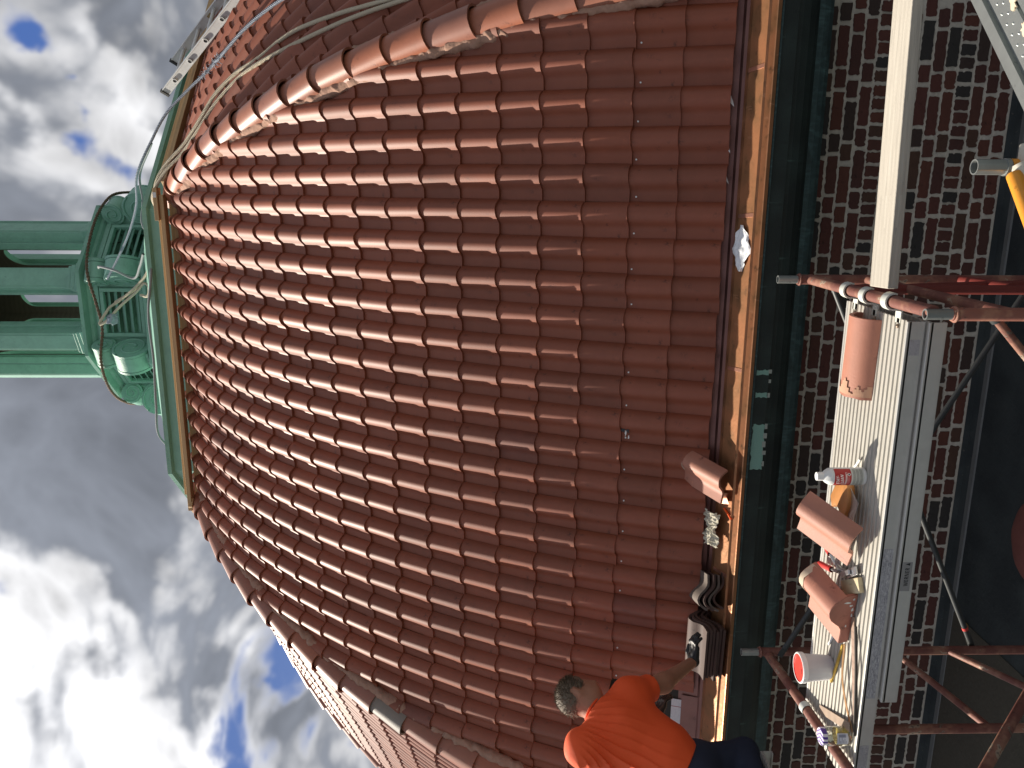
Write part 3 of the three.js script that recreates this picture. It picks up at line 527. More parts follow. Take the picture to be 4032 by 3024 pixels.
// ================= green copper cupola =================
{
  const cup = thing('copper_cupola', 'green copper cupola with tall square columns and scroll brackets', 'cupola');
  const curb = (name, prof, m = mat.verd, us = 1) => mesh(name, oct(prof, undefined, us), m, cup);
  curb('skirt_curb', [[3.13, 2.93], [3.12, 3.20], [3.15, 3.215]]);
  curb('curb_rim', [[3.12, 3.20], [3.165, 3.215], [3.17, 3.255], [3.12, 3.268], [3.03, 3.285]]);
  curb('skirt_roof', [[3.03, 3.285], [2.2, 3.66], [1.36, 4.02]]);
  curb('base_rim', [[1.36, 4.01], [1.385, 4.03], [1.385, 4.07], [1.33, 4.09], [1.10, 4.14]]);
  curb('ledge_bed', [[1.10, 4.77], [1.13, 4.79], [1.15, 4.82], [1.21, 4.84], [1.235, 4.85]]);
  curb('ledge_top', [[1.235, 4.85], [1.24, 4.89], [0.94, 4.94]]);
  curb('floor', [[0.96, 4.935], [0.01, 4.94]]);
  for (let f = 0; f < 8; f++) { // each side of the base has an opening with louvres; the room behind is closed
    const a = f * Math.PI / 4, place = g => g.applyMatrix4(new THREE.Matrix4().makeRotationY(a)).translate(AX.x, 0, AX.z);
    const W = 0.50, y0 = 4.22, y1 = 4.64, hw = 1.10 * T8, rect = (x0, y0, x1, y1) => [[x0, y0], [x1, y0], [x1, y1], [x0, y1]].map(p => new THREE.Vector2(...p));
    const sh = new THREE.Shape(rect(-hw, 4.10, hw, 4.80)); sh.holes.push(new THREE.Path(rect(-W / 2, y0, W / 2, y1)));
    const g = new THREE.ExtrudeGeometry(sh, { depth: 0.02, bevelEnabled: false }); g.translate(0, 0, 1.08);
    const lv = mesh('base_panel', place(uvm(g)), mat.verd, cup);
    for (const [w, h, x, y] of [[0.045, y1 - y0 + 0.09, -W / 2 - 0.0225, (y0 + y1) / 2], [0.045, y1 - y0 + 0.09, W / 2 + 0.0225, (y0 + y1) / 2], [W, 0.045, 0, y0 - 0.0225], [W, 0.045, 0, y1 + 0.0225]]) mesh('louvre_frame', place(box(w, h, 0.045, x, y, 1.115, 0.006)), mat.verd, lv);
    for (let i = 0; i < 5; i++) { const g = new THREE.BoxGeometry(W, 0.07, 0.008); g.rotateX(-0.75); g.translate(0, y0 + 0.045 + i * 0.084, 1.085); mesh('slat', place(uvm(g)), mat.verd, lv); }
    mesh('panel_strip', place(box(0.66, 0.05, 0.02, 0, 4.725, 1.112, 0.004)), mat.verd, cup);
  }
  function spiral(cx, cy, R, z, turns, dir) { const P = []; for (let i = 0; i <= 44; i++) { const t = i / 44, th = dir * t * turns * 2 * Math.PI + 0.6, r = R * (1 - 0.86 * t); P.push(V(cx + r * Math.cos(th), cy + r * Math.sin(th), z)); } return new THREE.TubeGeometry(new THREE.CatmullRomCurve3(P), 60, 0.016, 5); }
  const Wd = 0.30;
  const s = new THREE.Shape(); // console: large scroll at the foot, neck, small scroll under the ledge
  s.moveTo(-0.22, -0.02); s.lineTo(0.28, -0.02); s.absarc(0.17, 0.225, 0.245, -1.1, 1.25, false); s.lineTo(0.17, 0.48); s.absarc(0.10, 0.62, 0.150, -0.9, 2.0, false); s.lineTo(-0.22, 0.76); s.closePath();
  const body = new THREE.ExtrudeGeometry(s, { depth: Wd * 0.72, bevelEnabled: false, curveSegments: 16 }); body.translate(0, 0, -Wd * 0.36);
  const rimA = new THREE.CylinderGeometry(0.25, 0.25, 0.035, 28), rimB = new THREE.CylinderGeometry(0.155, 0.155, 0.035, 24);
  const pieces = [uvm(toCreasedNormals(body, 0.7))];
  for (const sd of [-1, 1]) {
    const A = rimA.clone().rotateX(Math.PI / 2).translate(0.17, 0.225, sd * (Wd / 2 - 0.018)), B = rimB.clone().rotateX(Math.PI / 2).translate(0.10, 0.62, sd * (Wd / 2 - 0.018));
    pieces.push(A, B, spiral(0.17, 0.225, 0.235, sd * Wd / 2, 1.9, 1), spiral(0.10, 0.62, 0.142, sd * Wd / 2, 1.7, -1));
  }
  const console_ = merge(pieces);
  for (let f = 0; f < 8; f++) {
    const a = f * Math.PI / 4 + Math.PI / 8, m = new THREE.Matrix4().makeBasis(nrm(a), UPV, tng(a).negate());
    const o = mesh('scroll_bracket', console_, mat.verd, cup); m.setPosition(AX.clone().addScaledVector(nrm(a), 1.19).addScaledVector(UPV, 4.11)); m.decompose(o.position, o.quaternion, o.scale); o.scale.setScalar(0.88);
    const R = 0.93, place = g => g.applyMatrix4(new THREE.Matrix4().makeRotationY(a)).translate(AX.x + Math.sin(a) * R, 0, AX.z + Math.cos(a) * R);
    const col = mesh('column', place(merge([box(0.25, 2.6, 0.17, 0, 6.2, 0.02, 0.006), box(0.32, 2.6, 0.085, 0, 6.2, -0.075, 0.006), box(0.20, 2.6, 0.025, 0, 6.2, 0.102, 0.004)])), mat.verd, cup);
    mesh('column_base', place(merge([box(0.345, 0.10, 0.27, 0, 4.965, 0.02, 0.012), box(0.31, 0.06, 0.24, 0, 5.045, 0.02, 0.015), box(0.285, 0.04, 0.215, 0, 5.095, 0.02, 0.01)])), mat.verd, col);
    mesh('column_capital', place(merge([box(0.36, 0.08, 0.28, 0, 7.30, 0.02, 0.012), box(0.42, 0.08, 0.34, 0, 7.38, 0.02, 0.012)])), mat.verd, col);
  }
  const lining = M({ color: rgb(0.13, 0.095, 0.075), map: T.wood, roughness: 0.9 });  // brown boards; the dark tone also stands in for belfry shade
  for (let f = 0; f < 8; f++) { // arched panels behind the columns
    const a = f * Math.PI / 4, sh = new THREE.Shape([[-0.36, 4.92], [0.36, 4.92], [0.36, 7.5], [-0.36, 7.5]].map(p => new THREE.Vector2(...p)));
    const hole = new THREE.Path(); hole.moveTo(-0.215, 4.945); hole.lineTo(-0.215, 6.46); hole.absarc(0, 6.46, 0.215, Math.PI, 0, true); hole.lineTo(0.215, 4.945); hole.closePath(); sh.holes.push(hole);
    const g = new THREE.ExtrudeGeometry(sh, { depth: 0.08, bevelEnabled: false, curveSegments: 20 }); g.translate(0, 0, 0.745); g.applyMatrix4(new THREE.Matrix4().makeRotationY(a)).translate(AX.x, 0, AX.z);
    mesh('arch_panel', uvm(g), mat.verd, cup);
    const li = new THREE.ExtrudeGeometry(sh, { depth: 0.008, bevelEnabled: false, curveSegments: 20 }); li.translate(0, 0, 0.735); li.applyMatrix4(new THREE.Matrix4().makeRotationY(a)).translate(AX.x, 0, AX.z); mesh('arch_shade_lining', uvm(li), lining, cup);  // lining sheet added behind each arch to darken the belfry inside
  }
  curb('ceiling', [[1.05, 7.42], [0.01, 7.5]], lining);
  curb('entablature', [[1.05, 7.40], [1.15, 7.46], [1.17, 7.72], [1.28, 7.78], [1.30, 7.88], [1.05, 7.95]], mat.verd);
  curb('cap', [[1.05, 7.95], [0.98, 8.4], [0.7, 8.8], [0.35, 9.1], [0.02, 9.3]], mat.verd);
}

// ================= ropes and ladder on the upper dome =================
{
  const P = a => a.map(p => V(...p));
  tag(mesh('brown_cable', rope(P([[-3.0, 4.74, -11.5], [-2.95, 4.74, -10.75], [-2.63, 4.72, -10.12], [-2.17, 4.66, -9.80], [-1.75, 4.60, -9.80], [-1.45, 4.64, -9.80], [-1.08, 4.70, -9.80], [-0.60, 4.72, -10.12], [-0.27, 4.76, -10.75], [-0.22, 4.76, -11.5]]), 0.020, 0.09, 2, 220), mat.ropeBrown), 'brown cable looped round the base of the cupola', 'cable');
  // doubled pale rope from the loop knot over the timber and down the tiles
  const strandA = P([[-1.46, 4.33, -9.46], [-1.33, 4.12, -9.40], [-1.16, 3.88, -9.25], [-1.02, 3.72, -9.10], [-0.78, 3.58, -8.85], [-0.55, 3.36, -8.45], [-0.33, 3.12, -7.98], [-0.17, 2.99, -7.60], [0.02, 2.82, -7.46], [0.18, 2.60, -7.32], [0.37, 2.37, -7.10], [0.545, 2.19, -6.97], [0.69, 1.985, -6.81], [0.78, 1.79, -6.63], [0.98, 1.00, -5.92], [1.07, 0.51, -5.58], [1.12, 0.10, -5.30]]);
  const strandB = P([[-1.40, 4.26, -9.47], [-1.27, 4.03, -9.40], [-1.10, 3.82, -9.25], [-0.98, 3.68, -9.06], [-0.76, 3.53, -8.80], [-0.52, 3.30, -8.38], [-0.28, 3.08, -7.92], [-0.08, 2.975, -7.64], [0.08, 2.83, -7.52], [0.25, 2.60, -7.36], [0.44, 2.38, -7.16], [0.62, 2.20, -7.02], [0.76, 1.98, -6.85], [0.84, 1.75, -6.64], [0.985, 1.44, -6.40], [1.05, 1.02, -6.00], [1.09, 0.60, -5.66], [1.16, 0.2, -5.40]]);
  tag(mesh('twisted_rope', rope(strandA, 0.0155, 0.045), mat.ropeTan), 'pale twisted rope lying lower of two down the tiles beside the shiny hip', 'rope', 'two pale ropes from the cupola');
  tag(mesh('twisted_rope', rope(strandB, 0.0155, 0.045), mat.ropeTan), 'pale twisted rope lying farther from the shiny hip down the tiles', 'rope', 'two pale ropes from the cupola');
  tag(mesh('rope_loop', merge([tube(P([[-1.46, 4.33, -9.46], [-1.60, 4.44, -9.47], [-1.66, 4.47, -9.47], [-1.62, 4.38, -9.44], [-1.45, 4.20, -9.42], [-1.28, 3.98, -9.36], [-1.16, 3.82, -9.24], [-1.20, 3.76, -9.20], [-1.30, 3.80, -9.24], [-1.30, 3.90, -9.30]]), 0.016, 90, 7)]), mat.ropeTan), 'pale rope eye hung from the cable in front of the louvres', 'rope');
  tag(mesh('knot', jitterGeo(mergeVertices(new THREE.IcosahedronGeometry(0.055, 3).deleteAttribute('uv').deleteAttribute('normal')), 0.06, 22).translate(-1.59, 4.30, -9.44), mat.ropeBlue), 'frayed blue-grey knot tied round the pale rope eye', 'knot');
  tag(mesh('frayed_rope', rope(P([[-1.15, 4.34, -9.50], [-0.95, 4.16, -9.35], [-0.62, 3.86, -9.05], [-0.30, 3.62, -8.75], [0.0, 3.46, -8.45], [0.32, 3.22, -8.28], [0.55, 3.02, -8.16], [0.76, 2.72, -7.98], [0.88, 2.50, -7.80], [0.97, 2.26, -7.46], [1.15, 1.93, -7.12], [1.29, 1.58, -6.82], [1.36, 1.2, -6.5]]), 0.0135, 0.06, 3), mat.ropeBlue), 'fuzzy blue-grey rope frayed where it crosses the tiles', 'rope');
  { const tuft = []; for (let i = 0; i < 46; i++) { const t = rnd(), p = V(lerp(0.84, 0.97, t), lerp(2.58, 2.26, t), lerp(-7.88, -7.46, t)), d = V(rr(-1, 1), rr(-1, 1), rr(-0.3, 1)).normalize(); tuft.push(tube([p, p.clone().addScaledVector(d, 0.035), p.clone().addScaledVector(d, 0.05).add(V(0, -0.012, 0))], 0.0028, 4, 3)); } tag(mesh('rope_fuzz', merge(tuft), mat.ropeBlue), 'loose fibres standing out of the frayed blue-grey rope', 'fibres', null, 'stuff'); }
  tag(mesh('grey_cord', tube(P([[0.30, 3.33, -8.55], [-0.02, 3.62, -8.9], [-0.25, 3.55, -8.75], [-0.46, 3.52, -8.6], [-0.62, 3.36, -8.35], [-0.90, 3.22, -7.96], [-1.30, 3.30, -8.0], [-1.75, 3.29, -7.99], [-2.2, 3.31, -7.99], [-2.55, 3.36, -8.1], [-2.75, 3.31, -8.25]]), 0.012, 160, 6), mat.ropeGrey), 'thin grey cord draped along the green copper curb', 'cord');
  tag(mesh('grey_cord', tube(P([[-1.02, 4.42, -9.5], [-0.99, 4.34, -9.35], [-1.02, 4.1, -9.2], [-1.10, 3.92, -9.2], [-0.95, 3.75, -9.0], [-0.80, 3.62, -8.8]]), 0.014, 60, 6), mat.ropeGrey), 'grey cord hanging from the brown cable beside a scroll bracket', 'cord');
}
{
  const lad = thing('aluminium_ladder', 'aluminium ladder lying up the tiles with its black-capped ends in the sky', 'ladder');
  const a0 = V(1.66, 2.105, -7.975), dir = V(-0.6, 0.78, -0.55).normalize(), t = V(0.7071, 0, -0.7071), nn = t.clone().cross(dir).normalize(), W = 0.46, L = 1.62;
  if (nn.y < 0) nn.negate();
  const mk = (x, s) => a0.clone().addScaledVector(t, x).addScaledVector(dir, s);
  for (const x of [0, W]) {
    const r = mesh('rail', [bar(mk(x, -1.6), mk(x, L), 0.028, 0.010, nn, 0.002).translate(nn.x * 0.036, nn.y * 0.036, nn.z * 0.036), bar(mk(x, -1.6), mk(x, L), 0.028, 0.010, nn, 0.002).translate(-nn.x * 0.036, -nn.y * 0.036, -nn.z * 0.036), bar(mk(x, -1.6), mk(x, L), 0.012, 0.078, nn, 0.001)], mat.aluBright, lad);
    mesh('end_cap', bar(mk(x, L), mk(x, L + 0.03), 0.036, 0.092, nn, 0.004), mat.rubber, r);
  }
  for (let i = 0; i < 11; i++) { const s = L - 0.20 - i * 0.305; if (s < -1.6) break; const g = mesh('rung', rod(mk(0.0, s), mk(W, s), 0.019, 16), mat.aluBright, lad);
    const p = mk(-0.008, s), q = mk(-0.024, s); mesh('rung_plug', pipe(q, p, 0.024, 0.006, 18), mat.aluBright, g); mesh('rung_hole_shade', rod(mk(-0.012, s), mk(-0.020, s), 0.0175, 14), mat.rubber, g); }  // solid black disc stands in for the shade inside the rung end
  const sp = mk(W, L - 0.72); mesh('rail_label', orient(box(0.002, 0.06, 0.03, 0.012, 0, 0), sp, sp.clone().add(dir), nn), M({ color: rgb(0.3, 0.22, 0.1), roughness: 0.6 }), lad);
}

// ================= scaffold =================
const PY = -1.42; // top of the plank the tools lie on
{
  const collar = (p, r) => new THREE.TorusGeometry(r, 0.006, 6, 16).rotateX(Math.PI / 2).translate(p.x, p.y, p.z);
  function post(g, x, z, y0, y1, m = mat.rust, r = 0.0215) { const o = mesh('post', [rod(V(x, y0, z), V(x, y1, z), r, 18), collar(V(x, y1 - 0.01, z), r)], m, g); mesh('pin', pipe(V(x, y1 - 0.02, z), V(x, y1 + 0.085, z), r * 0.82, 0.004), mat.galv, o); return o; }
  // end frame to the right of the planks
  const fr = thing('scaffold_tower', 'rusty red scaffold end frame carrying the hooked plank end by the bottle', 'scaffold', 'scaffold end frames');
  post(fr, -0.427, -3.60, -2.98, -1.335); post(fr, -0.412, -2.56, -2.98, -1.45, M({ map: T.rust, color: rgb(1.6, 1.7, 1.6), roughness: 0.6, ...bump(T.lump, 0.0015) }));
  mesh('top_tube', rod(V(-0.426, -1.392, -3.60), V(-0.405, -1.392, -2.56), 0.0215, 18), mat.rust, fr);
  mesh('inner_post', rod(V(-0.42, -2.98, -3.22), V(-0.42, -1.40, -3.22), 0.019, 16), mat.redpaint, fr);
  mesh('rung', rod(V(-0.424, -1.64, -3.60), V(-0.41, -1.64, -2.56), 0.019, 16), mat.rust, fr);
  mesh('rung', rod(V(-0.424, -2.05, -3.60), V(-0.41, -2.05, -3.22), 0.019, 16), mat.redpaint, fr);
  mesh('diagonal_tube', rod(V(-0.424, -2.9, -3.60), V(-0.418, -1.55, -3.24), 0.016, 12), mat.redpaint, fr);
  // end frame to the left
  const fl = thing('scaffold_tower', 'dark rusty scaffold end frame behind the jar and the red-lidded tub', 'scaffold', 'scaffold end frames');
  post(fl, -2.300, -3.68, -2.98, -1.335); post(fl, -2.20, -2.50, -2.98, -1.335);
  mesh('top_tube', rod(V(-2.312, -1.385, -3.68), V(-2.20, -1.385, -2.50), 0.0215, 18), mat.rust, fl);
  mesh('inner_post', rod(V(-2.26, -2.98, -3.02), V(-2.26, -1.50, -3.02), 0.020, 16), mat.rust, fl);
  mesh('diagonal_tube', rod(V(-2.298, -2.02, -3.66), V(-2.262, -2.12, -3.02), 0.016, 12), mat.rust, fl);
  mesh('diagonal_tube', rod(V(-2.296, -2.30, -3.66), V(-2.20, -2.66, -2.80), 0.016, 12), mat.rust, fl);
  mesh('diagonal_tube', rod(V(-2.262, -1.52, -3.03), V(-2.29, -1.95, -3.62), 0.016, 12), mat.rust, fl);
  for (const z of [-3.17, -2.90]) { const x = -2.312 + (z + 3.68) / 1.18 * 0.112; const h = mesh('strap', new THREE.CylinderGeometry(0.0255, 0.0255, 0.042, 20, 1, true, 0, 4.6).rotateX(Math.PI / 2).rotateZ(0.7), M({ color: rgb(0.60, 0.62, 0.58), roughness: 0.55 }), fl); h.position.set(x, -1.385, z); h.rotation.y = 0.12; }
  const brace = (name, a, b, r, m, label) => { const g = thing(name, label, 'brace'); mesh('tube', rod(a, b, r, 14), m, g); for (const p of [a, b]) { const d = b.clone().sub(a).normalize(); mesh('flattened_end', bar(p.clone().addScaledVector(d, -0.03), p.clone().addScaledVector(d, 0.05), 0.03, 0.008, V(0, 0, 1)), mat.darksteel, g); } return g; };
  const b1 = brace('cross_brace', V(-0.44, -1.50, -3.63), V(-2.27, -2.42, -3.70), 0.0135, mat.darksteel, 'thin dark steel brace sloping down from the red frame towards the left frame');
  mesh('red_mark', rod(V(-2.18, -2.3748, -3.6966), V(-2.195, -2.3823, -3.6971), 0.0150, 14), mat.redGrip, b1);
  brace('cross_brace', V(-0.44, -2.42, -3.66), V(-2.27, -1.46, -3.66), 0.0135, mat.darksteel, 'thin dark steel brace rising behind the planks to the left frame');
  { const a = V(-1.978, -2.084, -2.805), b = V(-2.091, -1.81, -2.57); const d = b.clone().sub(a).normalize(); const g = thing('loose_brace', 'sunlit brown steel tube slanting across the pale roof pad', 'brace'); mesh('tube', rod(a.clone().addScaledVector(d, -0.9), b.clone().addScaledVector(d, 0.5), 0.0205, 16), mat.rust, g); mesh('end_collar', rod(a.clone().addScaledVector(d, -0.9), a.clone().addScaledVector(d, -0.84), 0.026, 16), mat.galv, g); }
  { const a = V(-0.405, -2.62, -2.56), b = V(-0.62, -1.78, -2.60); const g = thing('loose_brace', 'rusty slanting brace at the near foot of the red frame', 'brace'); mesh('tube', rod(V(-0.42, -1.60, -2.585), V(-0.80, -1.98, -2.62), 0.014, 14), mat.rust, g); mesh('end_collar', rod(V(-0.42, -1.60, -2.585), V(-0.435, -1.615, -2.5865), 0.020, 14), mat.darksteel, g); }

  // ribbed aluminium planks
  const hookm = M({ color: rgb(0.60, 0.62, 0.58), roughness: 0.55, map: T.alu }), rivm = M({ color: rgb(0.2, 0.15, 0.11), roughness: 0.4, metalness: 0.6 });
  function plank(label, x0, x1, z0, z1, top, hs, side) {
    const g = thing('aluminium_plank', label, 'plank'), ribs = [], w = z1 - z0, n = Math.round(w / 0.031), p = w / n, P = [];
    for (let i = 0; i < n; i++) { const z = z0 + i * p, c = i % 2; P.push([z, -0.006], [z + p * 0.30, -0.006], [z + p * 0.36, 0], [z + p * 0.94, 0], [z + p, -0.006]); }
    const sh = new THREE.Shape(); sh.moveTo(z0, -0.012); P.forEach(q => sh.lineTo(q[0], q[1])); sh.lineTo(z1, -0.012); sh.closePath();
    const e = new THREE.ExtrudeGeometry(sh, { depth: x1 - x0, bevelEnabled: false }); e.rotateY(Math.PI / 2).translate(x0, top, 0); // shape x ran along -z
    const q = e.attributes.position; for (let i = 0; i < q.count; i++) q.setZ(i, -q.getZ(i)); e.computeVertexNormals();
    mesh('deck', uvm(e), mat.aluDeck, g);
    for (const [z, s] of [[z1, 1], [z0, -1]]) {
      const r = mesh('side_rail', [box(x1 - x0, 0.052, 0.006, (x0 + x1) / 2, top - 0.030, z - s * 0.003, 0.001), box(x1 - x0, 0.005, 0.022, (x0 + x1) / 2, top - 0.0575, z - s * 0.012, 0.001), box(x1 - x0, 0.007, 0.012, (x0 + x1) / 2, top - 0.0012, z - s * 0.0045, 0.002)], mat.alu, g);
      if (s === 1) for (const [lx, lw, m] of side) mesh('sticker', box(lw, 0.036, 0.0012, lx, top - 0.031, z + 0.0004), m, r);
    }
    for (const [cx, z, sgn] of hs) { // hooks bent over the frame tube
      const pts = []; for (let i = 0; i <= 10; i++) { const th = Math.PI * (1.0 - i / 10 * 1.12); pts.push([0.031 * Math.cos(th), 0.031 * Math.sin(th)]); }
      const prof = [[-0.075, -0.030], [-0.034, -0.030], [-0.031, -0.012], ...pts];
      const hg = slab(prof, 0.040, 0.006); hg.translate(0, 0, 0.020); if (sgn < 0) hg.rotateY(Math.PI); hg.translate(cx, top + 0.030, z);
      mesh('hook', hg, hookm, g);
      mesh('rivet', new THREE.SphereGeometry(0.0085, 10, 6, 0, 6.3, 0, 1.57).translate(cx - sgn * 0.085, top + 0.001, z + 0.012), rivm, g);
    }
    return g;
  }
  const sticker = canvasTex(512, 64, (c, w, h) => { c.fillStyle = '#a9a8ab'; c.fillRect(0, 0, w, h); for (let i = 0; i < 900; i++) { c.fillStyle = rnd() < 0.6 ? 'rgba(95,95,100,0.35)' : 'rgba(215,214,210,0.6)'; c.fillRect(rnd() * w, rnd() * h, 2 + rnd() * 12, 1 + rnd() * 3); } c.fillStyle = 'rgba(60,60,66,0.5)'; for (let i = 0; i < 7; i++) for (let x = 20; x < w - 30; x += 4 + rnd() * 7) if (rnd() < 0.5) c.fillRect(x, 7 + i * 8, 2 + rnd() * 3, 2); });
  const stick = M({ map: sticker, roughness: 0.7 });
  const brand = M({ map: canvasTex(256, 64, (c, w, h) => { c.fillStyle = '#908f8e'; c.fillRect(0, 0, w, h); c.fillStyle = '#1c1c1e'; c.font = 'bold 40px sans-serif'; c.textBaseline = 'middle'; c.fillText('WERNER', 44, 34); c.beginPath(); c.moveTo(226, 48); c.lineTo(238, 18); c.lineTo(250, 48); c.fill(); }), roughness: 0.6, metalness: 0.2 });
  const uvface = g => { g.traverse(o => { if (o.name === 'sticker') { o.geometry.computeBoundingBox(); const b = o.geometry.boundingBox, p = o.geometry.attributes.position, uv = o.geometry.attributes.uv; for (let i = 0; i < p.count; i++) uv.setXY(i, (p.getX(i) - b.min.x) / (b.max.x - b.min.x), (p.getY(i) - b.min.y) / (b.max.y - b.min.y)); } }); return g; };
  uvface(plank('ribbed aluminium scaffold plank with loose tiles and tools on it', -2.36, -0.470, -3.262, -2.762, PY, [[-0.419, -3.19, 1], [-0.416, -3.02, 1], [-0.411, -2.84, 1]], [[-0.56, 0.055, stick], [-1.62, 0.62, stick], [-2.2, 0.12, stick]]));
  uvface(plank('shorter aluminium plank hung just under the plank with tools', -1.935, -0.470, -3.24, -2.742, PY - 0.0655, [], [[-1.41, 0.115, brand]]));
  uvface(plank('aluminium plank the kneeling worker rests on', -4.6, -2.93, -3.75, -3.25, PY, [], []));

  // weathered board and the plank of the next side
  { const a = V(1.35, -1.419, -3.01), b = V(-0.372, -1.419, -2.905), L = a.distanceTo(b); const g = new RoundedBoxGeometry(L, 0.038, 0.14, 2, 0.004); uvm(g); const uv = g.attributes.uv; for (let i = 0; i < uv.count; i++) uv.setXY(i, uv.getX(i) * 0.55 + 0.3, uv.getY(i) * 3.5); const o = mesh('weathered_board', g, mat.oldwood); o.position.copy(a).add(b).multiplyScalar(0.5); o.position.y = -1.389; o.rotation.y = Math.atan2(-(b.z - a.z), b.x - a.x) + Math.PI; tag(o, 'weathered grey timber board resting on the red scaffold frame', 'board'); }
  {
    const g = thing('steel_plank', 'galvanised steel plank with pricked ribs and dried mortar beside the orange tube', 'plank'), t = V(0.7071, 0, -0.7071), n = V(0.7071, 0, 0.7071), e0 = V(0.160, -1.45, -2.318);
    const prof = [[0, -0.06], [0, 0], [0.035, 0], [0.036, -0.014], [0.056, -0.014], [0.057, 0], [0.125, 0], [0.127, -0.008], [0.135, -0.008], [0.137, 0], [0.205, 0], [0.206, -0.014], [0.226, -0.014], [0.227, 0], [0.30, 0], [0.30, -0.06]];
    const gg = slab(prof.map(([x, y]) => [x, y]), 3.2, 0.003); gg.translate(0, 0, 1.2);
    const m = new THREE.Matrix4().makeBasis(n, UPV, t.clone().negate()).setPosition(e0); const uvp = uvm(toCreasedNormals(gg, 0.5)); mesh('deck', uvp.applyMatrix4(m), mat.galv, g);
    const dots = []; for (const x of [0.075, 0.095, 0.16, 0.182]) for (let s = -0.6; s < 1.6; s += 0.045) { const p = e0.clone().addScaledVector(n, x + rr(-0.001, 0.001)).addScaledVector(t, s + (x === 0.095 || x === 0.182 ? 0.022 : 0)); dots.push(new THREE.ConeGeometry(0.0045, 0.004, 7).translate(p.x, p.y + 0.002, p.z)); }
    const d = mesh('anti_slip_pimples', merge(dots), mat.galv, g); d.userData.kind = 'stuff';
    for (const [x, s, w, l, k] of [[0.128, 0.33, 0.04, 0.10, 1], [0.118, 0.22, 0.03, 0.05, 2], [0.12, 0.45, 0.03, 0.06, 3], [0.065, 0.05, 0.022, 0.05, 4]]) { const sh = new THREE.Shape(Array.from({ length: 18 }, (_, i) => { const th = i / 18 * 6.283, q = 0.7 + 0.9 * n3(i * 0.8, k, 2); return new THREE.Vector2(Math.cos(th) * w / 2 * q, Math.sin(th) * l / 2 * q); })); const eg = new THREE.ExtrudeGeometry(sh, { depth: 0.004, bevelEnabled: false }); eg.rotateX(-Math.PI / 2).rotateY(-Math.PI / 4); const p = e0.clone().addScaledVector(n, x).addScaledVector(t, s); eg.translate(p.x, p.y + 0.0005, p.z); mesh('mortar_splash', uvm(eg), M({ color: rgb(0.62, 0.52, 0.38), roughness: 0.95, ...bump(T.lump, 0.004) }), g); }
    const f = thing('scaffold_post', 'open galvanised scaffold tube in an orange painted coupler', 'scaffold'), px = 0.035, pz = -2.379;
    mesh('tube', pipe(V(px, -2.98, pz), V(px, -1.355, pz), 0.0215, 0.0035, 24), mat.galv, f);
    mesh('collar', pipe(V(px, -1.452, pz), V(px, -1.440, pz), 0.0245, 0.004, 24), mat.galv, f);
    mesh('coupler', [pipe(V(px - 0.03, -1.500, pz + 0.025), V(px + 0.012, -1.478, pz + 0.01), 0.036, 0.008, 22), box(0.06, 0.05, 0.05, px + 0.035, -1.50, pz + 0.02, 0.008)], M({ color: rgb(0.62, 0.60, 0.52), map: T.alu, roughness: 0.5 }), f);
    mesh('sleeve', rod(V(px, -1.60, pz), V(px, -1.455, pz), 0.0235, 20), mat.orangePaint, f);
    mesh('ledger', rod(V(0.013, -1.458, -2.353), V(-0.188, -1.453, -2.169), 0.0215, 18), mat.orangePaint, f);
  }
}

// ================= things on the plank =================
const capProf = (R, a = 1.45, n = 12) => Array.from({ length: n + 1 }, (_, i) => { const th = -a + 2 * a * i / n; return [R * Math.sin(th), R * Math.cos(th) - R * Math.cos(a)]; });
const smear = (prof, len, k) => merge(prof.slice(1).map((p, i) => { const a = prof[i], m = len * (0.7 + 0.9 * n3(i * 0.33, k, 3)); return slab([a, p], m, 0.0008).translate(0, 0, 0); }));
const clayNew = M({ color: rgb(0.47, 0.20, 0.135), map: T.clay, roughness: 0.6, ...bump(T.grain, 0.0005) });
const clayDark = M({ color: rgb(0.085, 0.045, 0.036), map: T.clay, roughness: 0.7, ...bump(T.grain, 0.0005) });
function put(name, geo, m, basis, pos, label, category, group) { const o = mesh(name, geo, m); new THREE.Matrix4().makeBasis(...basis).setPosition(pos).decompose(o.position, o.quaternion, o.scale); return tag(o, label, category, group); }
const basisFrom = (down, up) => { const z = down.clone().normalize(), x = up.clone().cross(z).normalize(); return [x, z.clone().cross(x).normalize(), z]; }; // z down the tile, y out of it
